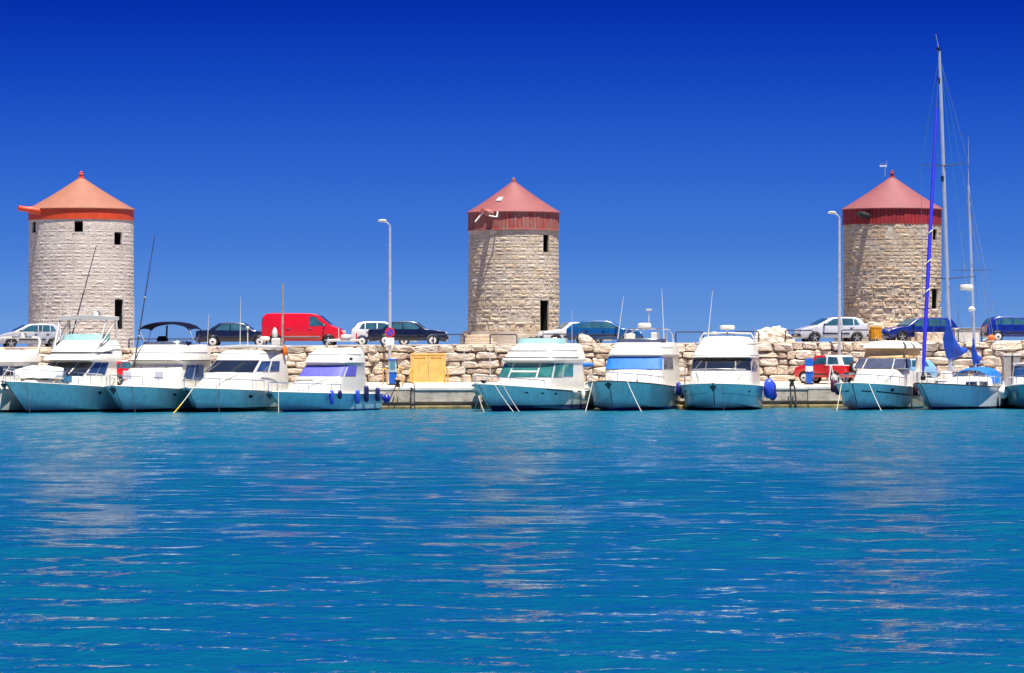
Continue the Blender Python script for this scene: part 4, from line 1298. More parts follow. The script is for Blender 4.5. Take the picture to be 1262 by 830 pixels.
antenna(B2, (1.2, 1.55, 3.3), (1.1, 1.6, 5.0)); antenna(B2, (4.3, -1.3, 3.1), (4.0, -1.4, 5.9), .012)
for y, t in ((-.95, 6.35), (.62, 5.95)):
    o = MB().box((t, y, 1.86), (.10, .48, .42)).build('deck_light_panel', mat('panel_grey', (.52, .54, .57), .3), B2, bevel=.05)
    MB().box((t, y, 1.60), (.05, .07, .2)).build('panel_leg', steel, o)
h.rail(B2, .55, .5, n=5)
shift(B2, .3); shift(B2, .4, ('bimini_top', 'bimini_pillar', 'helm_seat'))

# ---- 3: express cruiser with dark windscreen
h = Hull(10.2, 3.7, 1.25, 1.0, rake=1.3, cmin=.34)
B3 = place_boat('express_cruiser', 'white express cruiser with wide dark windscreen and flat hardtop', 'boat', 231, DQ + .3, 20, 10.2)
h3 = h
h.build(B3, hull_mat('hull3', AQUA_BOUNCE, (.005, .006, .008), .22)); anchor(B3, h); portlight(B3, h, .60, .35, rx=.18, rz=.08); cleat(B3, h, .86, 1)
Loft([(.95, 8.9, 4.6, .4, 1.5, .6), (1.45, 7.8, 4.6, .6, 1.45, .7), (1.95, 5.9, 4.6, .95, 1.36, .7)]).build('foredeck_trunk', white, B3, bevel=.08)
lf = Loft([(.95, 5.7, 1.0, 1.35, 1.65, .5), (1.92, 5.5, 1.0, 1.34, 1.62, .5), (2.62, 4.2, 1.0, 1.22, 1.50, .45), (2.95, 3.9, .9, 1.18, 1.44, .5), (3.1, 3.4, .9, 1.05, 1.36, .5)])
lf.build('deckhouse', white, B3, bevel=.06)
lf.patch('windscreen', 1.08, 1.96, -.285, .285, glass, B3); wipers(B3, lf, (-.17, .05)); lf.patch('moulding_shadow_line', 2.95, 3.02, -.7, .7, grey_l, B3, off=.006)
lf.patch('window', 1.15, 1.9, .34, .50, glassb, B3); lf.patch('window', 1.15, 1.9, .53, .68, glassb, B3); lf.patch('window', 1.15, 1.9, -.5, -.34, glassb, B3)
MB().slab([[Vector((x, y, 3.24 + .08 * (1 - (y / 1.5) ** 2))) for y in np.linspace(-1.5, 1.5, 9)] for x in np.linspace(.4, 3.0, 6)], .16).build('hardtop', white, B3, smooth=True, bevel=.02)
dome(B3, (1.3, .4, 3.62), .28, .22, .35); MB().box((1.0, 1.0, 3.55), (.55, .5, .4)).build('locker_box', white, B3, bevel=.08)
MB().lathe([(.12, 3.8), (.16, 4.0), (.1, 4.2), (.03, 4.3)], 10, c=(.9, .8, 0)).build('search_light', white, B3, smooth=True)
antenna(B3, (2.2, -.6, 3.25), (2.1, -.6, 5.9), .018); tubep(B3, 'light_mast', [(1.9, -.3, 3.25), (1.9, -.3, 4.25)], .03, white); MB().lathe([(.08, 4.2), (.1, 4.3), (.05, 4.36)], 8, c=(1.9, -.3, 0)).build('mast_lamp', white, B3)
tubep(B3, 'flag_mast', [(1.3, 1.40, 1.0), (1.28, 1.40, 3.3), (1.25, 1.40, 6.6)], [.075, .07, .05], wood, 8)
MB().lathe([(.10, 2.85), (.13, 2.95), (.13, 3.2), (.06, 3.36)], 10, c=(1.32, 1.55, 0)).build('life_light', orange, B3, smooth=True)
tubep(B3, 'grab_rail', [(4.2, 1.52, 1.95), (2.6, 1.72, 2.0)], .016, steel); tubep(B3, 'grab_rail', [(7.6, .9, 1.35), (6.9, 1.1, 1.45)], .02, steel)
h.rail(B3, .45, .5, n=5, bow=False)
shift(B3, .3)

# ---- 4: small cruiser with violet window covers
h = Hull(9.3, 3.3, 1.05, .86, rake=1.3, cmin=.25)
B4 = place_boat('cabin_cruiser', 'small white cabin cruiser with violet-blue window covers and row of blue fenders', 'boat', 333, DQ + .6, 26, 9.3)
h4 = h
h.build(B4, hull_mat('hull4', (.55, .82, .86), (.01, .05, .45), .10)); anchor(B4, h); cleat(B4, h, .85, 1); h.rail(B4, .50, .45, n=6)  # white hull, its aqua tint stands in for water bounce
Loft([(.8, 7.9, 3.4, .35, 1.3, .5), (1.3, 6.6, 3.4, .6, 1.28, .6), (1.72, 5.0, 3.4, .95, 1.24, .6)]).build('foredeck_trunk', white, B4, bevel=.08)
lf = Loft([(.8, 4.6, 1.7, 1.28, 1.38, .35), (1.72, 4.45, 1.7, 1.28, 1.36, .35), (2.36, 3.7, 1.7, 1.20, 1.28, .3), (2.5, 3.95, 1.5, 1.28, 1.34, .4)]); lf.build('deckhouse', white, B4)
lf.patch('window_cover', 1.08, 1.94, -.29, .29, purple_cv, B4); lf.patch('window_cover', 1.12, 1.92, .34, .58, purple_cv, B4)
fb = Loft([(2.48, 3.9, 1.6, 1.26, 1.30, .4), (2.9, 3.6, 1.6, 1.15, 1.22, .4), (3.2, 3.1, 1.7, .95, 1.1, .4)]); fb.build('flybridge', white, B4); fb.patch('moulding_shadow_line', .96, 1.02, -.7, .7, grey_l, B4, off=.006); fb.patch('vent', .35, .6, .34, .42, black, B4, off=.01)
arch(B4, 1.4, 1.6, 1.1, 2.2, 3.62, .07); dome(B4, (1.6, .15, 3.74), .3, .2, .1); tubep(B4, 'light_mast', [(1.6, -.3, 3.6), (1.6, -.3, 4.3)], .025, white); tubep(B4, 'light_mast', [(1.6, .75, 3.5), (1.6, .75, 4.0)], .04, redp)
o = MB().box((5.1, -.1, 1.62), (1.2, 1.0, .14)).build('sun_pad', white, B4, bevel=.06); hatch(B4, (6.2, 0, 1.22), (.5, .5, .06))

# ---- 5: flybridge sedan with green glass
h = Hull(9.8, 3.9, 1.42, .98, rake=1.5, cmin=.20)
B5 = place_boat('flybridge_sedan', 'white flybridge sedan with green-tinted windows and dark blue bottom paint', 'boat', 589, DQ + .3, 29, 9.8)
h5 = h
h.build(B5, hull_mat('hull5', AQUA_BOUNCE, (.006, .012, .14), .30, (.75, .75, .72)))
for t, w in ((.74, .3), (.62, .27), (.5, .25)): portlight(B5, h, t, w, rx=.13, rz=.05)
stripe(B5, h, .06, mat('rub_stripe', (.06, .07, .08), .5), 0, .6); cleat(B5, h, .9, 1); h.rail(B5, .60, .4, n=4)
Loft([(.9, 8.0, 4.6, .4, 1.4, .5), (1.5, 7.2, 4.6, .55, 1.35, .5)]).build('foredeck_trunk', white, B5, bevel=.06)
lf = Loft([(.85, 5.3, 1.4, 1.58, 1.68, .35), (1.66, 5.2, 1.4, 1.56, 1.66, .35), (2.48, 4.6, 1.4, 1.46, 1.58, .3), (2.58, 4.9, 1.2, 1.56, 1.66, .4), (2.70, 4.85, 1.2, 1.54, 1.65, .4)]); lf.build('deckhouse', white, B5)
for a, b in ((-.285, -.115), (-.10, .10), (.115, .285)):
    w = lf.patch('window', 1.06, 1.94, a, b, glassg, B5)
lf.patch('window_bar', 1.36, 1.46, -.10, .10, white, B5, off=.03); lf.patch('window', 1.08, 1.94, .325, .46, glassg, B5); lf.patch('window', 1.12, 1.9, .475, .64, glassg, B5)
fb = Loft([(2.69, 4.75, 1.2, 1.52, 1.63, .4), (3.1, 4.4, 1.2, 1.36, 1.52, .4), (3.45, 3.8, 1.3, 1.22, 1.40, .4)]); fb.build('flybridge', white, B5); fb.patch('moulding_shadow_line', .97, 1.03, -.7, .7, grey_l, B5, off=.006)
fb.patch('rail_line', .04, .12, -.7, .7, black, B5, off=.02); screen(B5, fb, 2, -.42, .42, .30, acrylic)
tubep(B5, 'fly_rail', [fb.P(1.0, s) + Vector((.05, 0, .0)) for s in np.linspace(-.5, .5, 15)], .016, steel)
for s in (1, -1): tubep(B5, 'fly_hoop', [(1.5, s * 1.1, 3.3), (1.6, s * 1.15, 3.75), (2.4, s * 1.05, 3.8), (2.9, s * 1.0, 3.5)], .03, black)
antenna(B5, (2.2, 1.35, 2.7), (2.2, 1.35, 5.2))

# ---- 6: flybridge cruiser with bright blue screen cover
h = Hull(9.8, 4.1, 1.56, 1.15, rake=1.2, cmin=.36, full=3.0)
B6 = place_boat('flybridge_cruiser', 'white flybridge cruiser with bright blue windscreen cover and radar mast', 'boat', 750, DQ + .3, 14, 9.8)
h6 = h
h.build(B6, hull_mat('hull6', (.72, .86, .78), (.006, .015, .30), .17), railm=mat('dark_rub', (.03, .035, .04), .5)); anchor(B6, h); cleat(B6, h, .86, 1); cleat(B6, h, .86, -1); h.rail(B6, .5, .42, n=5)  # water bounce tinted into this white hull too
Loft([(1.0, 8.3, 4.6, .6, 1.4, .5), (1.6, 7.6, 4.6, .7, 1.35, .5), (2.05, 5.6, 4.6, 1.1, 1.35, .5)]).build('foredeck_trunk', white, B6, bevel=.08)
lf = Loft([(.95, 5.4, 1.0, 1.55, 1.72, .35), (2.1, 5.3, 1.0, 1.52, 1.68, .35), (2.78, 4.75, 1.0, 1.42, 1.6, .3), (2.9, 4.95, .8, 1.5, 1.66, .4)]); lf.build('deckhouse', white, B6)
lf.patch('windscreen_cover', 1.02, 1.96, -.29, .29, sky_cv, B6, off=.02, th=.04)
for a, b in ((.34, .45), (.465, .6)): lf.patch('window', 1.05, 1.92, a, b, smoke, B6)
fb = Loft([(2.88, 4.8, .8, 1.48, 1.64, .4), (3.25, 4.5, .8, 1.35, 1.55, .4), (3.52, 4.0, .9, 1.22, 1.45, .4)]); fb.build('flybridge', white, B6); fb.patch('trim_line', .98, 1.06, -.6, .6, mat('trim_tan', (.45, .40, .34), .5), B6, off=.008)
screen(B6, fb, 2, -.42, .42, .20, smoke)
fr = arch(B6, .9, 1.2, 1.35, 3.2, 4.25, .04, steel, 'targa_frame'); tubep(fr, 'frame_post', [(1.2, .55, 3.3), (1.2, .55, 4.25)], .035, steel); tubep(fr, 'frame_post', [(1.2, 1.0, 3.3), (1.2, 1.0, 4.2)], .03, steel)
tubep(fr, 'frame_bar', [(.9, -1.3, 3.9), (1.2, -.6, 4.25)], .03, steel)
dome(B6, (1.3, -.2, 4.32), .38, .26, .15); tubep(B6, 'light_mast', [(1.3, .05, 4.5), (1.3, .05, 5.25)], .025, white); MB().box((1.3, .05, 5.28), (.14, .3, .1)).build('mast_lamp', white, B6, bevel=.02)
MB().box((1.6, -.9, 3.75), (.5, .45, .5)).build('helm_chair', cream, B6, bevel=.08); MB().box((1.6, .4, 3.72), (.4, .3, .7)).build('helm_chair', white, B6, bevel=.06)
antenna(B6, (2.6, -1.45, 3.2), (2.2, -1.15, 6.0), .02); antenna(B6, (1.6, .95, 3.4), (1.3, .75, 6.4), .02)
shift(B6, -1.3)

# ---- 7: flybridge cruiser with dark screen, bow almost straight at us
h = Hull(9.8, 4.3, 1.42, 1.15, rake=1.1, cmin=.42, full=3.2)
B7 = place_boat('flybridge_cruiser', 'white flybridge cruiser with dark wraparound windscreen and tall rounded flybridge front', 'boat', 879, DQ + .3, 8, 9.8)
h7 = h
h.build(B7, hull_mat('hull7', (.70, .88, .84), (.006, .010, .02), .14)); anchor(B7, h); portlight(B7, h, .74, .32, rx=.13, rz=.08); portlight(B7, h, .74, .32, s=-1, rx=.13, rz=.08)  # white hull coloured with the bounce from the water
stripe(B7, h, .52, mat('hull_line', (.05, .22, .26), .5), 0, .97, .02); cleat(B7, h, .86, 1)
Loft([(.95, 8.9, 4.6, .9, 1.75, .8), (1.55, 7.7, 4.6, 1.0, 1.68, .8), (1.98, 5.9, 4.6, 1.35, 1.58, .7)]).build('foredeck_trunk', white, B7, bevel=.08)
lf = Loft([(.95, 5.6, 1.0, 1.6, 1.8, .4), (2.0, 5.4, 1.0, 1.58, 1.76, .4), (2.70, 4.7, 1.0, 1.5, 1.68, .35), (2.76, 5.0, .8, 1.58, 1.74, .5)]); lf.build('deckhouse', white, B7)
lf.patch('windscreen', 1.06, 1.97, -.29, .29, glass, B7); wipers(B7, lf, (-.2, .08)); lf.patch('mullion', 1.06, 1.97, -.105, -.095, black, B7, off=.025); lf.patch('mullion', 1.06, 1.97, .095, .105, black, B7, off=.025); lf.patch('window', 1.06, 1.95, .32, .6, glassb, B7); lf.patch('window', 1.06, 1.95, -.6, -.32, glassb, B7)
fb = Loft([(2.75, 4.9, .8, 1.55, 1.72, .5), (3.45, 4.1, .9, 1.3, 1.55, .5), (3.70, 3.6, 1.0, 1.0, 1.35, .5), (3.82, 3.2, 1.1, .7, 1.2, .5)]); fb.build('flybridge', white, B7, bevel=.06); fb.patch('moulding_shadow_line', .97, 1.02, -.7, .7, grey_l, B7, off=.006); fb.patch('moulding_shadow_line', .10, .15, -.7, .7, grey_l, B7, off=.006)
arch(B7, 1.0, .9, 1.5, 2.9, 4.0, .05); dome(B7, (1.5, .05, 4.22), .42, .24, .5); MB().lathe([(.16, 3.95), (.2, 4.03), (.1, 4.1)], 12, c=(1.7, -.62, 0)).build('satellite_dome', white, B7, smooth=True)
tubep(B7, 'dome_stalk', [(1.7, -.62, 3.7), (1.7, -.62, 3.98)], .03, white); antenna(B7, (1.6, -1.0, 3.6), (1.3, -.75, 6.3), .022); antenna(B7, (1.0, 1.5, 3.6), (1.0, 1.5, 4.4), .012)
rl = tubep(B7, 'screen_rail', [Vector((6.6, -1.45, 2.12)), (6.95, -.7, 2.14), (7.05, 0, 2.15), (6.95, .7, 2.14), (6.6, 1.45, 2.12)], .018, steel)
for y, x in ((-1.4, 6.62), (-.7, 6.95), (0, 7.05), (.7, 6.95), (1.4, 6.62)): tubep(rl, 'stanchion', [(x, y, 1.6), (x, y, 2.13)], .014, steel, 5)

# ---- 8: open cruiser with beige canopy
h = Hull(9.4, 3.7, 1.44, 1.1, rake=1.3, cmin=.34, full=2.9)
B8 = place_boat('open_cruiser', 'white open cruiser with framed windscreen and beige canopy top', 'boat', 1050, DQ + .5, 20, 9.4)
h8 = h
h.build(B8, hull_mat('hull8', AQUA_BOUNCE, (.006, .012, .03), .12)); portlight(B8, h, .72, .25, rx=.17, rz=.10); stripe(B8, h, .40, mat('dark_stripe', (.01, .02, .04), .4), 0, .86, .06); stripe(B8, h, .43, mat('dark_stripe', (.01, .02, .04), .4), .90, .965, .06); cleat(B8, h, .88, 1)
Loft([(1.0, 8.3, 3.6, .7, 1.5, .8), (1.55, 7.4, 3.6, .9, 1.46, .8), (2.08, 5.6, 3.6, 1.15, 1.42, .7)]).build('foredeck_trunk', white, B8, bevel=.10)
lf = Loft([(1.9, 5.5, 2.4, 1.38, 1.55, .5), (2.12, 5.4, 2.4, 1.38, 1.55, .5), (2.66, 4.6, 2.4, 1.25, 1.42, .45)])
for a, b in ((-.29, -.13), (-.115, .115), (.13, .29), (.31, .47), (-.47, -.31)): lf.patch('windscreen_pane', 1.03, 1.97, a, b, smoke, B8)
fr = tubep(B8, 'windscreen_frame', [lf.P(1.98, s) for s in np.linspace(-.55, .55, 21)], .022, white)
for s in (-.47, -.3, -.122, .122, .3, .47): tubep(fr, 'windscreen_post', [lf.P(1.0, s), lf.P(1.98, s)], .022, white, 5)
Loft([(.9, 4.4, .3, 1.5, 1.55, .3), (1.96, 4.4, .3, 1.45, 1.5, .3)]).build('cockpit_side', white, B8)
cc = Loft([(2.72, 3.9, .8, 1.22, 1.28, .5), (3.05, 3.75, .8, 1.20, 1.26, .55), (3.28, 3.7, .8, 1.18, 1.24, .55)]); cc.build('canvas_canopy', beige, B8, bevel=.03)
ct = Loft([(3.22, 3.95, .7, 1.30, 1.36, .6), (3.36, 3.9, .75, 1.26, 1.32, .6), (3.52, 3.5, .9, 1.0, 1.1, .6), (3.58, 3.0, 1.2, .7, .8, .5)]); ct.build('canopy_top', cream, B8, bevel=.04)
for s in (1, -1):
    for x in (1.1, 3.3): tubep(B8, 'canopy_pole', [(x, s * 1.2, 1.9), (x, s * 1.2, 2.75)], .02, steel)
for s in (1, -1): MB().box((1.2, s * 1.3, 2.35), (.9, .25, .9)).build('side_screen', cream, B8, bevel=.06)
antenna(B8, (2.6, -1.2, 2.2), (2.5, -.75, 3.9), .018)
shift(B8, -1.2)
h.rail(B8, .5, .45, n=5)

# ---- 9: ketch
h = Hull(10.0, 3.5, 1.42, 1.12, rake=1.7, draft=.7, tr=.72, full=2.2, cmin=.46, flat=.96)
B9 = place_boat('ketch', 'white two-masted sailing ketch with blue sail covers and blue sprayhood', 'sailboat', 1134, DQ + .3, 29, 10.0)
h9 = h
h.build(B9, hull_mat('hull9', (.78, .82, .86), (.006, .012, .10), .14), railm=mat('toe_rail', (.03, .03, .035), .5)); portlight(B9, h, .3, .2)
lf = Loft([(1.0, 7.6, 2.6, .5, 1.15, .4), (1.55, 7.0, 2.6, .5, 1.08, .4), (1.66, 5.4, 2.6, .55, 1.0, .4)]); lf.build('coachroof', white, B9, bevel=.04)
lf.patch('window', .35, .8, .45, .6, glass, B9); lf.patch('window', .35, .8, .63, .76, glass, B9)
h.rail(B9, .25, .55, n=8)
Loft([(1.0, 2.6, .5, 1.1, 1.0, .05), (1.42, 2.6, .5, 1.08, .98, .05)]).build('cockpit_coaming', white, B9)
sh = canopy(B9, 1.1, 3.0, 1.1, 1.75, .40, sky_cv, name='sprayhood', posts=False, zf=-.12, side=.9)
for y in (-.5, .5): MB().box((3.05, y, 1.78), (.03, .7, .25), rot=Matrix.Rotation(-.5, 3, 'Y')).build('hood_window', smoke, sh)
HEEL = -0.04     # masts lean a touch to starboard
def mast_pt(x, z): return Vector((x, -(z - 1.5) * -HEEL * 1.0, z))
mx, zx = 5.8, 19.0
mast = tubep(B9, 'main_mast', [mast_pt(mx, 1.5), mast_pt(mx - .05, 10), mast_pt(mx - .1, 16), mast_pt(mx - .12, zx)], [.115, .11, .10, .075], alu, 10)
for zz, w in ((6.9, 1.55), (12.9, 1.35)):
    for s in (1, -1): tubep(mast, 'spreader', [mast_pt(mx, zz), mast_pt(mx, zz) + Vector((-.25, s * w, .12))], [.035, .02], mat('spreader_dark', (.05, .05, .07), .4), 6)
antenna(B9, mast_pt(mx - .1, zx), mast_pt(mx - .1, zx) + Vector((.1, -.15, .9)), .012)
MB().box(mast_pt(mx, zx + .1), (.3, .12, .16)).build('masthead_gear', black, B9); MB().box(mast_pt(mx + .12, zx - 1.6), (.12, .12, .3)).build('mast_fitting', black, B9); MB().box(mast_pt(mx + .12, 12.2), (.12, .12, .3)).build('mast_fitting', black, B9)
zx2 = 12.0; mz = 2.3
mast2 = tubep(B9, 'mizzen_mast', [mast_pt(mz, 1.2), mast_pt(mz - .02, 6), mast_pt(mz - .05, zx2)], [.085, .08, .06], alu, 9)
for s in (1, -1): tubep(mast2, 'spreader', [mast_pt(mz, 7.4), mast_pt(mz, 7.4) + Vector((-.15, s * 1.2, .05))], [.025, .016], mat('spreader_dark', (.05, .05, .07), .4), 6)
antenna(B9, mast_pt(mz - .05, zx2), mast_pt(mz - .05, zx2) + Vector((0, 0, 2.6)), .01)
dm = dome(B9, mast_pt(mz, 6.35) + Vector((.42, -.15, 0)), .38, .3, .02); tubep(dm, 'dome_bracket', [mast_pt(mz, 6.3), mast_pt(mz, 6.38) + Vector((.42, -.15, 0))], .05, white)
MB().lathe([(.12, 0), (.2, .06), (.2, .14), (.08, .26)], 12, c=mast_pt(mz, 5.2) + Vector((.3, .05, 0))).build('gps_dome', white, B9, smooth=True); tubep(B9, 'gps_arm', [mast_pt(mz, 5.22), mast_pt(mz, 5.22) + Vector((.35, .05, 0))], .03, white)
# roller-furled headsail
fa, fb_ = Vector((9.6, 0, 2.0)), mast_pt(mx + .2, zx - 1.5)
tubep(B9, 'furled_headsail', [fa + (fb_ - fa) * q for q in (0.0, .03, .1, .3, .5, .7, .86, .90)], [.05, .09, .105, .105, .10, .09, .065, .04], mat('uv_strip_blue', (.012, .012, .55), .7, bump=.3, bscale=6), 9)
tubep(B9, 'forestay', [fa + (fb_ - fa) * -.02, fa, fb_], .018, steel); MB().lathe([(.10, 1.55), (.14, 1.62), (.14, 1.72), (.08, 1.8), (.05, 2.0)], 10, c=(9.6, 0, 0)).build('furler_drum', black, B9, smooth=True)
for q in (.27, .37, .47): 
    c = fa + (fb_ - fa) * q; tubep(B9, 'sail_tie', [c + Vector((0, -.15, -.16)), c + Vector((.13, 0, 0)), c + Vector((0, .15, .16))], .03, signw, 5)
# main boom with sail cover: high collar at the mast sweeping aft
def cover(xm, z0, zt, xa, za, w, m, name):
    rows = []
    for k in range(13):
        u = k / 12
        x = xm + .14 + (xa - xm - .14) * u
        top = za + .10 + (zt - za) * max(0, 1 - u * 1.25) ** 1.9; bot = z0 + (za - .12 - z0) * max(0, (u - .25) / .75) ** 1.3
        hwid = w * (1 - .55 * u)
        cen = mast_pt(xm, (top + bot) / 2).y
        ring = []
        for j in range(12):
            a = 2 * math.pi * j / 12
            zz = (top + bot) / 2 + (top - bot) / 2 * math.sin(a)
            ring.append(Vector((x + .04 * math.sin(j * 2.3 + k), mast_pt(xm, zz).y * (1 - u) + hwid * math.cos(a) * (.6 if math.sin(a) > .3 else 1), zz)))
        rows.append(ring)
    mb = MB().grid(rows, closed=True); mb.add(rows[0], [tuple(range(12))]); mb.add(rows[-1], [tuple(range(12))])
    return mb.build(name, m, B9, smooth=True, angle=60)
cover(mx, 2.60, 4.75, 3.7, 3.15, .30, blue_cv, 'mainsail_cover'); tubep(B9, 'main_boom', [mast_pt(mx, 2.85), (3.4, 0, 3.05)], .07, alu)
cover(mz, 2.3, 3.7, 1.6, 2.7, .13, blue_cv, 'mizzen_cover'); tubep(B9, 'mizzen_boom', [mast_pt(mz, 2.35), (.9, 0, 2.5)], .05, alu)
stay = lambda a, b, r=.012: tubep(B9, 'stay', [a, b], r, steel, 4)
for s in (1, -1):
    stay((mx - .3, s * 1.65, 1.3), mast_pt(mx, 12.9) + Vector((-.25, s * 1.35, .12))); stay(mast_pt(mx, 12.9) + Vector((-.25, s * 1.35, .12)), mast_pt(mx - .1, zx - .2))
    stay((mx + .4, s * 1.65, 1.3), mast_pt(mx, 6.9)); stay((mz, s * 1.3, 1.2), mast_pt(mz, zx2 - .2))
stay((.1, .7, 1.2), mast_pt(mx - .1, zx)); stay((.1, -.7, 1.2), mast_pt(mx - .1, zx)); stay((-.1, 1.0, 1.2), mast_pt(mz, zx2))
Loft([(1.5, 6.7, 6.3, .3, .3, .05), (1.95, 6.7, 6.3, .25, .25, .05)]).build('deck_box', cream, B9); MB().box((8.2, -.2, 1.5), (.9, .6, .3)).build('deck_bag', white, B9, bevel=.08)
hatch(B9, (7.9, .3, 1.46), (.55, .55, .08))

# ---- 10: dark boat at the right edge
h = Hull(9.0, 3.4, 1.35, 1.0, rake=1.3, cmin=.3)
B10 = place_boat('motor_boat', 'teal-hulled motor boat moored beside the ketch stern', 'boat', 1268, DQ + 1.0, 12, 9.0)
h10 = h
h.build(B10, hull_mat('hull10', (.10, .36, .42), (.01, .01, .015), .14), railm=white); h.rail(B10, .5, .45)
lf = Loft([(.9, 5.8, 1.0, 1.1, 1.4, .4), (1.6, 5.6, 1.0, 1.1, 1.38, .4), (2.3, 4.8, 1.0, 1.05, 1.3, .4), (2.4, 5.0, .8, 1.15, 1.36, .4)]); lf.build('deckhouse', white, B10); lf.patch('window', 1.1, 1.9, -.28, .28, glassb, B10)
# ------------------------------------------------------------------ fenders, buoys, covered dinghy
def bw(B, v):
    m = Matrix.Translation(B.location) @ Matrix.Rotation(B.rotation_euler.z, 4, 'Z')
    return m @ Vector(v)
def fender(B, h, t, w, label, m, r=.13, ln=.6, s=1, ball=False, group='fenders hung on the boats', out=.0):
    sh = h.sheer(t, s, 0, 0)
    c = h.pt(t, w, s); c.y += s * (r + .03 + out)
    c = Vector((c.x, max(abs(c.y), abs(sh.y) - .02) * s, c.z))
    p = bw(B, c)
    o = thing('buoy_fender' if ball else 'fender', label, 'fender', (p.x, p.y, p.z), B.rotation_euler.z, group)
    if ball: prof = [(r * .25, -r * 1.15), (r * .62, -r * .85), (r * .93, -r * .4), (r, 0), (r * .93, r * .4), (r * .66, r * .8), (r * .25, r * 1.1), (r * .2, r * 1.3)]
    else: prof = [(r * .3, -ln / 2 - r * .5), (r * .75, -ln / 2 - r * .25), (r, -ln / 2 + r * .3), (r * 1.02, 0), (r, ln / 2 - r * .3), (r * .75, ln / 2 + r * .25), (r * .3, ln / 2 + r * .6)]
    MB().lathe(prof, 16).build('body', m, o, smooth=True, angle=70)
    top = prof[-1][1]
    inv = (sh + Vector((0, 0, .06))) - c
    MB().tube([(0, 0, top - .03), Vector((inv.x, inv.y, max(inv.z, top + .02)))], .014, 5).build('lanyard', rope_w, o)
vi = 'side of the small cruiser with violet covers'
fender(B4, h4, .62, .28, 'bright blue fender on the bow ' + vi, fend_bb, .11, .62)
fender(B4, h4, .555, .10, 'short navy fender next to bright blue one on the violet-covered cruiser', fend_n, .11, .34)
fender(B4, h4, .36, .22, 'bright blue slanting fender amidships on the ' + vi, fend_bb, .11, .62)
fender(B4, h4, .26, .02, 'longest navy fender in the row on the violet-covered cruiser', fend_n, .13, .72)
fender(B4, h4, .11, .06, 'navy fender nearest the stern on the ' + vi, fend_n, .12, .6)
fender(B4, h4, .005, .35, 'round dark blue buoy fender at the stern of the violet-covered cruiser', fend_b, .21, ball=True)
fender(B1, h1, .36, .33, 'round white buoy fender with blue cap on the tower-rigged boat', fend_w, .22, ball=True)
fender(B5, h5, .33, .10, 'small white fender block tucked under the rail of the green-windowed sedan', fend_w, .13, .2)
fender(B5, h5, .22, .30, 'white cylindrical fender on the green-windowed sedan', fend_w, .11, .42)
fender(B5, h5, .02, .30, 'dark blue fender at the stern corner of the green-windowed sedan', fend_n, .15, .5)
fender(B6, h6, .25, .10, 'blue fender leaning on the side of the blue-covered cruiser', fend_b, .14, .55)
fender(B6, h6, .17, .18, 'white fender between two blue ones on the blue-covered cruiser', fend_w, .12, .5)
fender(B6, h6, .08, .25, 'navy fender behind the white one on the blue-covered cruiser', fend_n, .15, .55)
fender(B7, h7, .42, .12, 'large royal blue fender beside the dark-screened cruiser', fend_bb, .27, .75, out=.05)
fender(B7, h7, .28, .14, 'second large royal blue fender crowding the dark-screened cruiser side', fend_b, .26, .6, out=.10)
fender(B7, h7, .20, .42, 'round royal blue buoy hanging lowest beside the dark-screened cruiser', fend_b, .24, ball=True, out=.22)
fender(B8, h8, .40, .12, 'maroon fender on the port quarter of the canopied open cruiser', fend_m, .14, .55)
fender(B8, h8, .10, .30, 'pale round buoy fender between the open cruiser and the ketch', fend_w, .30, ball=True)
fender(B8, h8, .62, .02, 'maroon fender on the bow side of the canopied open cruiser', fend_m, .15, .55, s=-1)
fender(B8, h8, .52, .14, 'dark fender close to the maroon one on the open cruiser', fend_n, .15, .5, s=-1)
fender(B9, h9, .34, .26, 'large round cream buoy fender on the ketch side', fend_w, .30, ball=True)
fender(B9, h9, .06, .20, 'white cylindrical fender at the ketch stern', fend_w, .22, .75)
fender(B10, h10, .55, .45, 'black tyre-dark fender on the teal motor boat', rubber, .24, .7, s=-1)
def fix_local(o, name, mb, m, **k): return mb.build(name, m, o, **k)
# dinghy under a white cover on the sport fisher's foredeck
p = bw(B1, (8.8, .10, 1.60))
dg = thing('covered_dinghy', 'white covered dinghy lying on the foredeck of the tower-rigged boat', 'dinghy', p, B1.rotation_euler.z - R(56))
rows = []
for k in range(11):
    u = k / 10; x = -1.25 + 2.5 * u
    w = .72 * (1 - abs(2 * u - 1) ** 3.5) ** .6 + .04; top = .50 + .22 * math.sin(u * math.pi) * (1.0 + .3 * u); 
    if u < .5: top += .12 * (1 - 2 * u)
    rows.append([Vector((x, w * math.cos(a) * (1.0 if math.sin(a) > -.2 else .75), (.16 + .02 * math.sin(k * 2.2)) + (top - .16) * max(0, math.sin(a)) ** .8 - .10 * max(0, -math.sin(a)))) for a in np.linspace(0, 2 * math.pi, 17)[:-1]])
mb = MB().grid(rows, closed=True); mb.add(rows[0], [tuple(range(16))]); mb.add(rows[-1], [tuple(range(16))])
mb.build('cover', mat('white_cover', (.76, .75, .72), .7, var=.04, bump=.3, bscale=4), dg, smooth=True, angle=70)
for xx in (-.8, .8): MB().box((xx, 0, .03), (.12, .9, .14)).build('chock', wood, dg)
p = bw(B1, (7.9, 1.15, 1.50))
cb = thing('cool_box', 'small blue deck cool box beside the covered dinghy', 'box', p, B1.rotation_euler.z)
MB().box((0, 0, .20), (.34, .5, .36)).build('body', mat('coolbox_blue', (.03, .16, .32), .5), cb, bevel=.03); MB().box((0, 0, .41), (.37, .53, .07)).build('lid', black, cb, bevel=.02)
for yy in (-.2, .2): MB().box((0, yy, .012), (.3, .06, .03)).build('foot', black, cb)

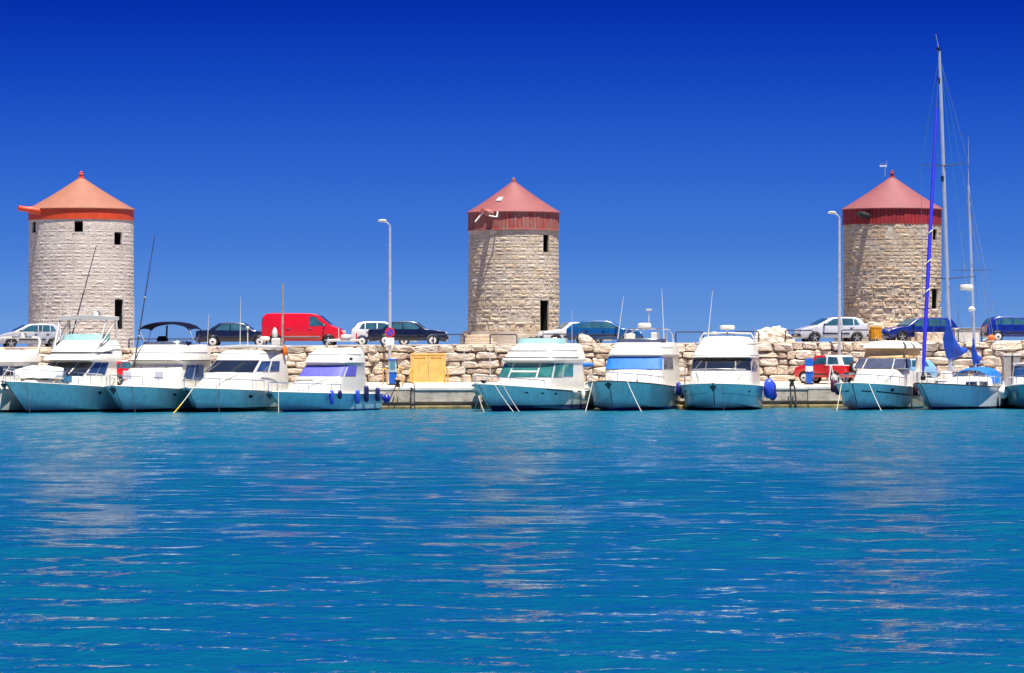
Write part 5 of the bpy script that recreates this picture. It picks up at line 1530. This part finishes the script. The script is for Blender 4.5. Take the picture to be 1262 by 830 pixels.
# ------------------------------------------------------------------ mooring lines
def rope(label, a, b, sag=.25, r=.022, m=None, n=9):
    a, b = Vector(a), Vector(b)
    mid = a.copy()
    o = thing('mooring_rope', label, 'rope', (mid.x, mid.y, mid.z), 0, 'mooring ropes')
    pts = [(b - a) * u + Vector((0, 0, -4 * sag * u * (1 - u))) for u in np.linspace(0, 1, n)]
    mm = m or rope_w
    if isinstance(mm, tuple):
        MB().tube(pts[:5], r, 5).build('upper_length', mm[0], o, smooth=True); MB().tube(pts[4:], r * 1.15, 5).build('lower_length', mm[1], o, smooth=True)
    else: MB().tube(pts, r, 5).build('strand', mm, o, smooth=True)
def bow_rope(B, h, label, s, dx, out, m=None, t=.97, z=-.15, sag=.06, r=.017):
    a = bw(B, h.sheer(t, s, .0, .03)); w = Vector((a.x + dx, a.y - out, z))
    rope(label, a, w, sag, r, m)
bow_rope(B1, h1, 'pale rope dropping from the tower-rigged boat bow into the water', -1, .0, 1.6)
bow_rope(B1, h1, 'thin dark rope down the bow of the tower-rigged boat', 1, .25, .35, rope_d, t=.93, r=.015)
bow_rope(B2, h2, 'thin dark rope down the bow of the navy-topped cruiser', 1, .2, .3, rope_d, t=.93, r=.018)
bow_rope(B3, h3, 'yellow-ended rope slanting from the dark-windscreened express cruiser', 1, -1.0, 1.6, (rope_w, rope_y), t=.98, r=.022)
bow_rope(B3, h3, 'thin dark rope hanging straight down the express cruiser bow', 1, .05, .3, rope_d, t=.86, r=.018)
bow_rope(B4, h4, 'pale rope hanging from the violet-covered cruiser bow', 1, .05, .5, t=.97)
bow_rope(B5, h5, 'pale rope forward of the green-windowed sedan stem', -1, .55, .9, t=.97)
bow_rope(B5, h5, 'pale rope slanting along the stem of the green-windowed sedan', 1, 1.1, .9, t=.94)
bow_rope(B5, h5, 'second pale rope down the stem of the green-windowed sedan', 1, .95, .5, t=.90)
bow_rope(B6, h6, 'pale rope off the starboard bow of the blue-covered cruiser', -1, -.45, 1.8, t=.90)
bow_rope(B6, h6, 'pale rope off the port bow of the blue-covered cruiser', 1, .75, 1.8, t=.93)
bow_rope(B7, h7, 'thin dark rope down the bow of the dark-screened cruiser', 1, .02, .3, rope_d, t=.97, r=.014)
bow_rope(B8, h8, 'pale rope off the starboard bow of the canopied open cruiser', -1, -.45, 1.8, t=.93)
bow_rope(B8, h8, 'pale rope off the port bow of the canopied open cruiser', 1, .55, 1.8, t=.93)
bow_rope(B8, h8, 'pale rope slanting from the open cruiser towards its own side', 1, -1.2, 1.5, t=.42)

# ------------------------------------------------------------------ street lamps and sign
def qz(d): return QZ + (QB - QZ) * min(1, max(0, (d - .5)) / (WALLD - .5))
def lamp(px, ytop, d, label, lean_left=True):
    p = at(px, d); zb = qz(d); zt = zat(ytop, p.y)
    o = thing('street_lamp', label, 'street lamp', (p.x, p.y, zb), 0, 'street lamps on the quay')
    hh = zt - zb - .25
    MB().tube([(0, 0, -.02), (0, 0, hh * .5), (0, 0, hh)], [.10, .085, .06], 12).build('pole', galv, o, smooth=True)
    MB().lathe([(.17, -.02), (.17, .03), (.12, .35), (.105, .4)], 14).build('base', galv, o, smooth=True)
    s = -1
    MB().tube([(0, 0, hh - .05), (s * .02, 0, hh + .05), (s * .14, 0, hh + .18), (s * .30, 0, hh + .22)], .035, 8).build('arm', galv, o, smooth=True)
    hd = MB().slab([[Vector((s * (.18 + .46 * u), y * (.10 + .05 * math.sin(math.pi * u)), hh + .27 + .05 * math.sin(math.pi * u) * (1 - abs(y)))) for y in np.linspace(-1, 1, 7)] for u in np.linspace(0, 1, 7)], .09).build('lamp_head', signw, o, smooth=True)
    MB().lathe([(.10, hh + .20), (.14, hh + .235)], 12, c=(s * .42, 0, 0)).build('diffuser', mat('lamp_diffuser', (.55, .52, .46), .3), hd, smooth=True)
    return o
LD = 7.4
lamp(480.5, 273, LD, 'tall slim grey street lamp beside the yellow doors, round sign on its pole')
lamp(1034.5, 263, LD, 'tall slim grey street lamp rising before the silver hatchback')
pS = at(480.5, LD); zs_ = zat(410, pS.y)
sg = thing('no_parking_sign', 'round red and blue no parking sign with white plate on lamp pole', 'sign', (pS.x, pS.y - .11, zs_), 0)
MB().lathe([(.27, -.012), (.27, .012)], 32, axis='Y').build('disc', redp, sg)
MB().lathe([(.195, -.018), (.195, -.008)], 32, axis='Y').build('blue_field', signb, sg)
MB().box((0, -.020, 0), (.40, .008, .06), rot=Matrix.Rotation(R(45), 3, 'Y')).build('slash', redp, sg)
MB().box((0, 0, -.50), (.48, .022, .42)).build('plate', signw, sg, bevel=.008)
for zz in (-.42, .06): MB().box((0, .045, zz), (.22, .07, .05)).build('clamp', galv, sg)

# ------------------------------------------------------------------ blue rails on the wall
def hoop(px0, px1, ytop, label, d=WALLD + .45, m=None):
    a, b = at(px0, d), at(px1, d); c = (a + b) / 2
    zb = road_z(c) + .07; zt = zat(ytop, c.y)
    o = thing('guard_rail', label, 'railing', (c.x, c.y, zb), ALPHA, 'guard rails along the wall top')
    w = (b - a).length / 2; hh = zt - zb
    MB().tube([(-w, 0, -.06), (-w, 0, hh - .06), (-w + .06, 0, hh), (w - .06, 0, hh), (w, 0, hh - .06), (w, 0, -.06)], .034, 8).build('hoop', m or bluerail, o, smooth=True)
    for s in (-1, 1): MB().lathe([(.07, -.03), (.07, .02)], 10, c=(s * w, 0, 0)).build('base_plate', m or bluerail, o)
    return o
hoop(159, 197, 418, 'dark guard rail behind the navy-topped cruiser, next to the orange-roofed tower')
hoop(206, 246, 418, 'dark guard rail behind the navy bimini cruiser, before the navy sedan')
hoop(534, 572, 412.5, 'dark guard rail at the nose of the navy saloon')
hoop(604, 637, 412.5, 'dark guard rail before the weathered-band tower plinth')
hoop(669, 704, 412, 'dark guard rail between the weathered-band tower and bright blue fastback')
hoop(833, 867, 409.5, 'dark blue guard rail standing alone against the sky behind the blue-covered cruiser')
hoop(905, 935, 409, 'dark blue guard rail behind the radar of the dark-screened cruiser')
hoop(968, 1002, 407.5, 'dark guard rail in front of the bonnet of the silver hatchback')
hoop(1037, 1072, 407, 'dark guard rail in front of the rear wheel of the silver hatchback')
hoop(1181, 1210, 405.5, 'dark guard rail between the ketch masts and the deep blue hatchback')
# bin, block, traffic bits on the wall
p = at(1079, WALLD + .55); o = thing('litter_bin', 'yellow litter bin on the wall beside the silver hatchback', 'bin', (p.x, p.y, road_z(p) + .07), ALPHA)
MB().lathe([(.27, .16), (.31, .2), (.34, .78), (.36, .80), (.36, .86), (.30, .86), (.28, .80)], 14).build('drum', mat('bin_yellow', (.80, .38, .01), .5, var=.1), o, smooth=True)
for k in range(5):
    a = R(-150 + 30 * k); MB().tube([(.325 * math.cos(a), .325 * math.sin(a), .22), (.352 * math.cos(a), .352 * math.sin(a), .78)], .018, 4).build('slat', mat('bin_orange', (.62, .22, .01), .5), o)
MB().tube([(0, 0, -.05), (0, 0, .2)], .05, 8).build('post', black, o)
p = at(1147, WALLD + .75); o = thing('stone_block', 'squared stone block on the wall edge before the royal blue estate', 'block', (p.x, p.y, road_z(p) + .06), ALPHA)
MB().box((0, 0, .26), (1.75, .6, .52)).build('block_body', wallst, o, bevel=.04)
for xx in (-.55, .1, .6): MB().box((xx, -.303, .26), (.02, .012, .46)).build('joint', wallcore, o)
p = at(1222, WALLD + .55); o = thing('orange_float', 'small orange float lying on the wall by the deep blue hatchback', 'float', (p.x, p.y, road_z(p) + .07), .4)
MB().lathe([(.06, -.22), (.16, -.14), (.19, 0), (.16, .14), (.06, .22)], 12, c=(0, 0, .17), axis='X').build('body', orange, o, smooth=True); MB().tube([(-.2, 0, .17), (-.45, .05, .08), (-.6, 0, .02)], .03, 5).build('tail_rope', rope_w, o)
p = at(1191, WALLD + 1.0); o = thing('parapet_stub', 'low rendered parapet stub behind the ketch mizzen', 'wall', (p.x, p.y, road_z(p)), ALPHA)
MB().box((0, 0, .36), (1.5, .4, .74)).build('parapet_body', concw, o, bevel=.03); MB().box((0, 0, .77), (1.6, .5, .09)).build('cap', concw, o, bevel=.02)
# low steps in front of the middle tower
p = at(590, WALLD + 2.2); o = thing('stone_steps', 'low stone steps at the foot of the weathered-band tower', 'steps', (p.x, p.y, road_z(p)), ALPHA)
for k in range(3): MB().box((0, .35 * k, .10 + .2 * k), (1.9 - .3 * k, 1.0, .2 + .001 * k)).build('step', tow2, o, bevel=.03)
p = at(568, WALLD + .6)

# ------------------------------------------------------------------ things on the quay
p = at(527.5, 7.55); o = thing('yellow_doors', 'yellow ribbed double doors standing against the stone wall', 'door', (p.x, p.y, qz(7.55)), ALPHA)
for s in (-1, 1):
    lf_ = MB().box((s * .455, 0, .77), (.88, .06, 1.46)).build('door_leaf', yellow, o, bevel=.01)
    for k in range(9): MB().box((s * .455 - .38 + .095 * k, -.038, .66), (.05, .025, 1.12)).build('rib', yellow, lf_)
    MB().box((s * .455, -.036, 1.36), (.66, .02, .06)).build('vent', mat('vent_ochre', (.55, .30, .05), .6), lf_)
MB().box((0, .02, 1.55), (1.9, .14, .10)).build('lintel', yellow, o, bevel=.01); MB().box((0, .02, .02), (1.9, .14, .09)).build('sill', yellow, o, bevel=.01)
for s in (-1, 1): MB().box((s * .94, .02, .78), (.07, .12, 1.56)).build('jamb', yellow, o)
def yhoop(px, w, hh, d, label):
    p = at(px, d); o = thing('yellow_rail', label, 'railing', (p.x, p.y, qz(d)), ALPHA + R(60), 'yellow hoop rails on the quay')
    MB().tube([(-w, 0, -.03), (-w, 0, hh - .1), (-w + .12, 0, hh), (w - .12, 0, hh), (w, 0, hh - .1), (w, 0, -.03)], .035, 7).build('hoop', mat('rail_yellow', (.75, .38, .03), .5, var=.1), o, smooth=True)
    for s in (-1, 1): MB().lathe([(.07, -.02), (.07, .015)], 8, c=(s * w, 0, 0)).build('base_plate', yellow, o)
yhoop(474.5, .30, .85, 4.6, 'yellow hoop rail flanking the blue service pedestal near the lamp')
yhoop(493, .30, .9, 4.6, 'yellow hoop rail flanking the blue service pedestal near the lamp')
yhoop(550, .26, .8, 6.6, 'yellow hoop rail standing beside the yellow doors')
yhoop(506.5, .22, .75, 6.6, 'yellow hoop rail standing beside the yellow doors')
def pedestal(px, d, hh, label, white_mid):
    p = at(px, d); o = thing('service_pedestal', label, 'pedestal', (p.x, p.y, qz(d)), ALPHA - R(8), 'blue service pedestals')
    MB().box((0, 0, .03), (.46, .4, .07)).build('foot_plate', black, o, bevel=.01)
    MB().box((0, 0, hh * .25 + .05), (.34, .30, hh * .5)).build('lower_body', bluep, o, bevel=.02)
    if white_mid:
        MB().box((0, -.01, hh * .60), (.40, .34, hh * .20)).build('white_panel', signw, o, bevel=.02); MB().lathe([(.16, -.19), (.16, -.17)], 16, c=(0, -.0, hh * .60), axis='Y').build('white_badge', signw, o)
        MB().box((0, 0, hh * .85), (.42, .34, hh * .3)).build('upper_body', bluep, o, bevel=.02)
    else:
        MB().box((0, 0, hh * .74), (.42, .36, hh * .48)).build('upper_body', paleb, o, bevel=.03); MB().box((0, -.19, hh * .78), (.28, .03, hh * .26)).build('screen', mat('ped_screen', (.10, .25, .35), .2), o)
        MB().box((0, 0, hh * 1.0), (.48, .42, .08)).build('cap', bluep, o, bevel=.02)
    MB().box((.2, .02, hh * .4), (.08, .2, .3)).build('socket', bluep, o)
pedestal(483.5, 3.9, 1.36, 'blue service pedestal with pale panel between yellow rails on the quay', False)
pedestal(997, 3.4, 1.42, 'blue and white service pedestal in front of the red off-roader', True)
def bollard(px, d, label):
    p = at(px, d); o = thing('bollard', label, 'bollard', (p.x, p.y, qz(d)), 0, 'mooring bollards on the quay edge')
    MB().lathe([(.17, -.01), (.17, .04), (.11, .08), (.10, .24), (.19, .30), (.19, .36), (.10, .40)], 14).build('post', black, o, smooth=True)
    MB().tube([(.12 * math.cos(a), .12 * math.sin(a), .13 + .02 * math.sin(3 * a)) for a in np.linspace(0, 6.28, 14)], .03, 5).build('rope_turns', rope_d, o)
bollard(976, .45, 'dark iron bollard with hanging lines near the red off-roader'); bollard(490, .45, 'dark iron bollard at the foot of the blue pedestal'); bollard(596, .5, 'dark iron bollard by the stem of the green-windowed sedan')
# lines and ladder hanging over the quay edge
def over(px, label, m, dx=.3, z=-.1, r=.03):
    a = at(px, -.16); rope(label, (a.x, a.y, QZ + .02), (a.x + dx, a.y - .12, z), 0.0, r, m, 6)
over(974, 'dark line hanging down the quay face below the bollard', rope_d, .05, -.1, .045); over(979, 'second dark line hanging beside the first below the bollard', rope_d, .12, -.1, .05)
over(492, 'ochre rope slanting down the quay face under the pedestal', mat('rope_ochre', (.42, .28, .08), .9), -.25, .35, .03); over(487, 'dark rope slanting down the quay face under the pedestal', rope_d, -.35, .35, .03)
over(592, 'pale rope slanting down the quay face beside the green-windowed sedan', rope_w, -.3, -.1)
p = at(505, -.17); o = thing('quay_ladder', 'dark thin ladder fixed to the quay face under the yellow doors', 'ladder', (p.x, p.y, 0), ALPHA)
MB().tube([(-.28, .55, QZ + .0), (-.28, .5, QZ + .22), (-.24, .2, QZ + .26), (.0, .1, QZ + .28), (.24, .05, QZ + .2), (.26, 0, QZ - .1), (.26, 0, -.2)], .025, 6).build('stile', black, o, smooth=True)
MB().tube([(.08, 0, QZ + .05), (.08, 0, -.2)], .02, 6).build('stile', black, o)
for k in range(4): MB().tube([(.08, 0, .05 + .28 * k), (.26, 0, .05 + .28 * k)], .018, 5).build('rung', black, o)
p = at(589, -.32); o = thing('buoy_fender', 'pale green round buoy hanging on the quay edge by the green-windowed sedan', 'buoy', (p.x, p.y, QZ - .12), 0)
MB().lathe([(.06, -.3), (.2, -.2), (.27, 0), (.2, .2), (.06, .3), (.05, .36)], 14).build('body', fend_g, o, smooth=True); MB().tube([(0, 0, .33), (0, .45, .16)], .015, 5).build('lanyard', rope_w, o)
p = at(601, -.10); o = thing('tyre_fender', 'black tyre hanging on the quay face by the green-windowed sedan', 'tyre', (p.x, p.y - .10, .62), ALPHA)
MB().lathe([(.17, -.08), (.28, -.10), (.32, 0), (.28, .10), (.17, .08)], 20, axis='Y').build('tread', rubber, o, smooth=True); MB().tube([(0, .02, .28), (0, .04, QZ - .62)], .018, 5).build('hanger', rope_d, o)
p = at(719, 3.0); o = thing('blue_float', 'bright blue surfboard-like float propped on a post behind the green-windowed sedan', 'float', (p.x, p.y, qz(3)), ALPHA)
zz = zat(450, p.y) - qz(3)
MB().lathe([(.02, -.62), (.10, -.5), (.15, -.15), (.15, .2), (.09, .5), (.02, .6)], 10, c=(0, 0, zz), axis='X').build('float_body', sky_cv, o, smooth=True); MB().tube([(0, 0, -.02), (0, 0, zz - .1)], .03, 6).build('post', galv, o)
# steel stern gangways behind the two cruisers
p = at(844, 1.0); o = thing('gangway', 'steel framed gangway between the blue-covered and dark-screened cruisers', 'gangway', (p.x, p.y, qz(1)), ALPHA + R(90))
MB().box((0, 0, .50), (1.7, .5, .05)).build('deck_board', galv, o)
for s in (-1, 1):
    MB().tube([(-.85, s * .25, .5), (-.85, s * .25, 1.25), (.85, s * .25, 1.25), (.85, s * .25, .5)], .022, 5).build('handrail', steel, o)
    for xx in (-.8, .8): MB().tube([(xx, s * .22, -.02), (xx, s * .22, .5)], .025, 5).build('leg', steel, o)
# thin white stake left of the tower steps
for px, yb, yt, d, lab in ((604, 0, 432, 6.2, 'thin pale stake beside the bow of the green-windowed sedan'), (572, 0, 432, 7.0, 'thin grey stake against the wall between the yellow doors and the sedan')):
    p = at(px, d); o = thing('stake', lab, 'pole', (p.x, p.y, qz(d)), 0)
    MB().tube([(0, 0, -.03), (0, 0, zat(yt, p.y) - qz(d))], .028, 6).build('shaft', galv, o); MB().lathe([(.09, -.01), (.09, .03)], 8).build('foot', galv, o)
# grey fuel posts by the right edge
p = at(1246, 2.2); o = thing('mooring_posts', 'grey concrete double post with caps beside the ketch stern', 'post', (p.x, p.y, qz(2.2)), ALPHA)
for s in (-1, 1):
    MB().box((s * .27, 0, .8), (.42, .4, 1.62)).build('shaft', mat('post_grey', (.30, .29, .28), .8, bump=.3), o, bevel=.03); MB().box((s * .27, 0, 1.66), (.48, .46, .12)).build('cap', concw, o, bevel=.02)
# tripod of white rods by the off-roader
p = at(1024, 1.0); o = thing('rod_tripod', 'white folded tripod of rods behind the open cruiser bow', 'tripod', (p.x, p.y, qz(1)), 0)
for a in (0, 2.1, 4.2): MB().tube([(.30 * math.cos(a), .30 * math.sin(a), -.02), (.03 * math.cos(a), .03 * math.sin(a), 1.05)], .025, 5).build('leg', signw, o)
MB().lathe([(.06, 1.0), (.07, 1.08), (.03, 1.12)], 8).build('head', signw, o)
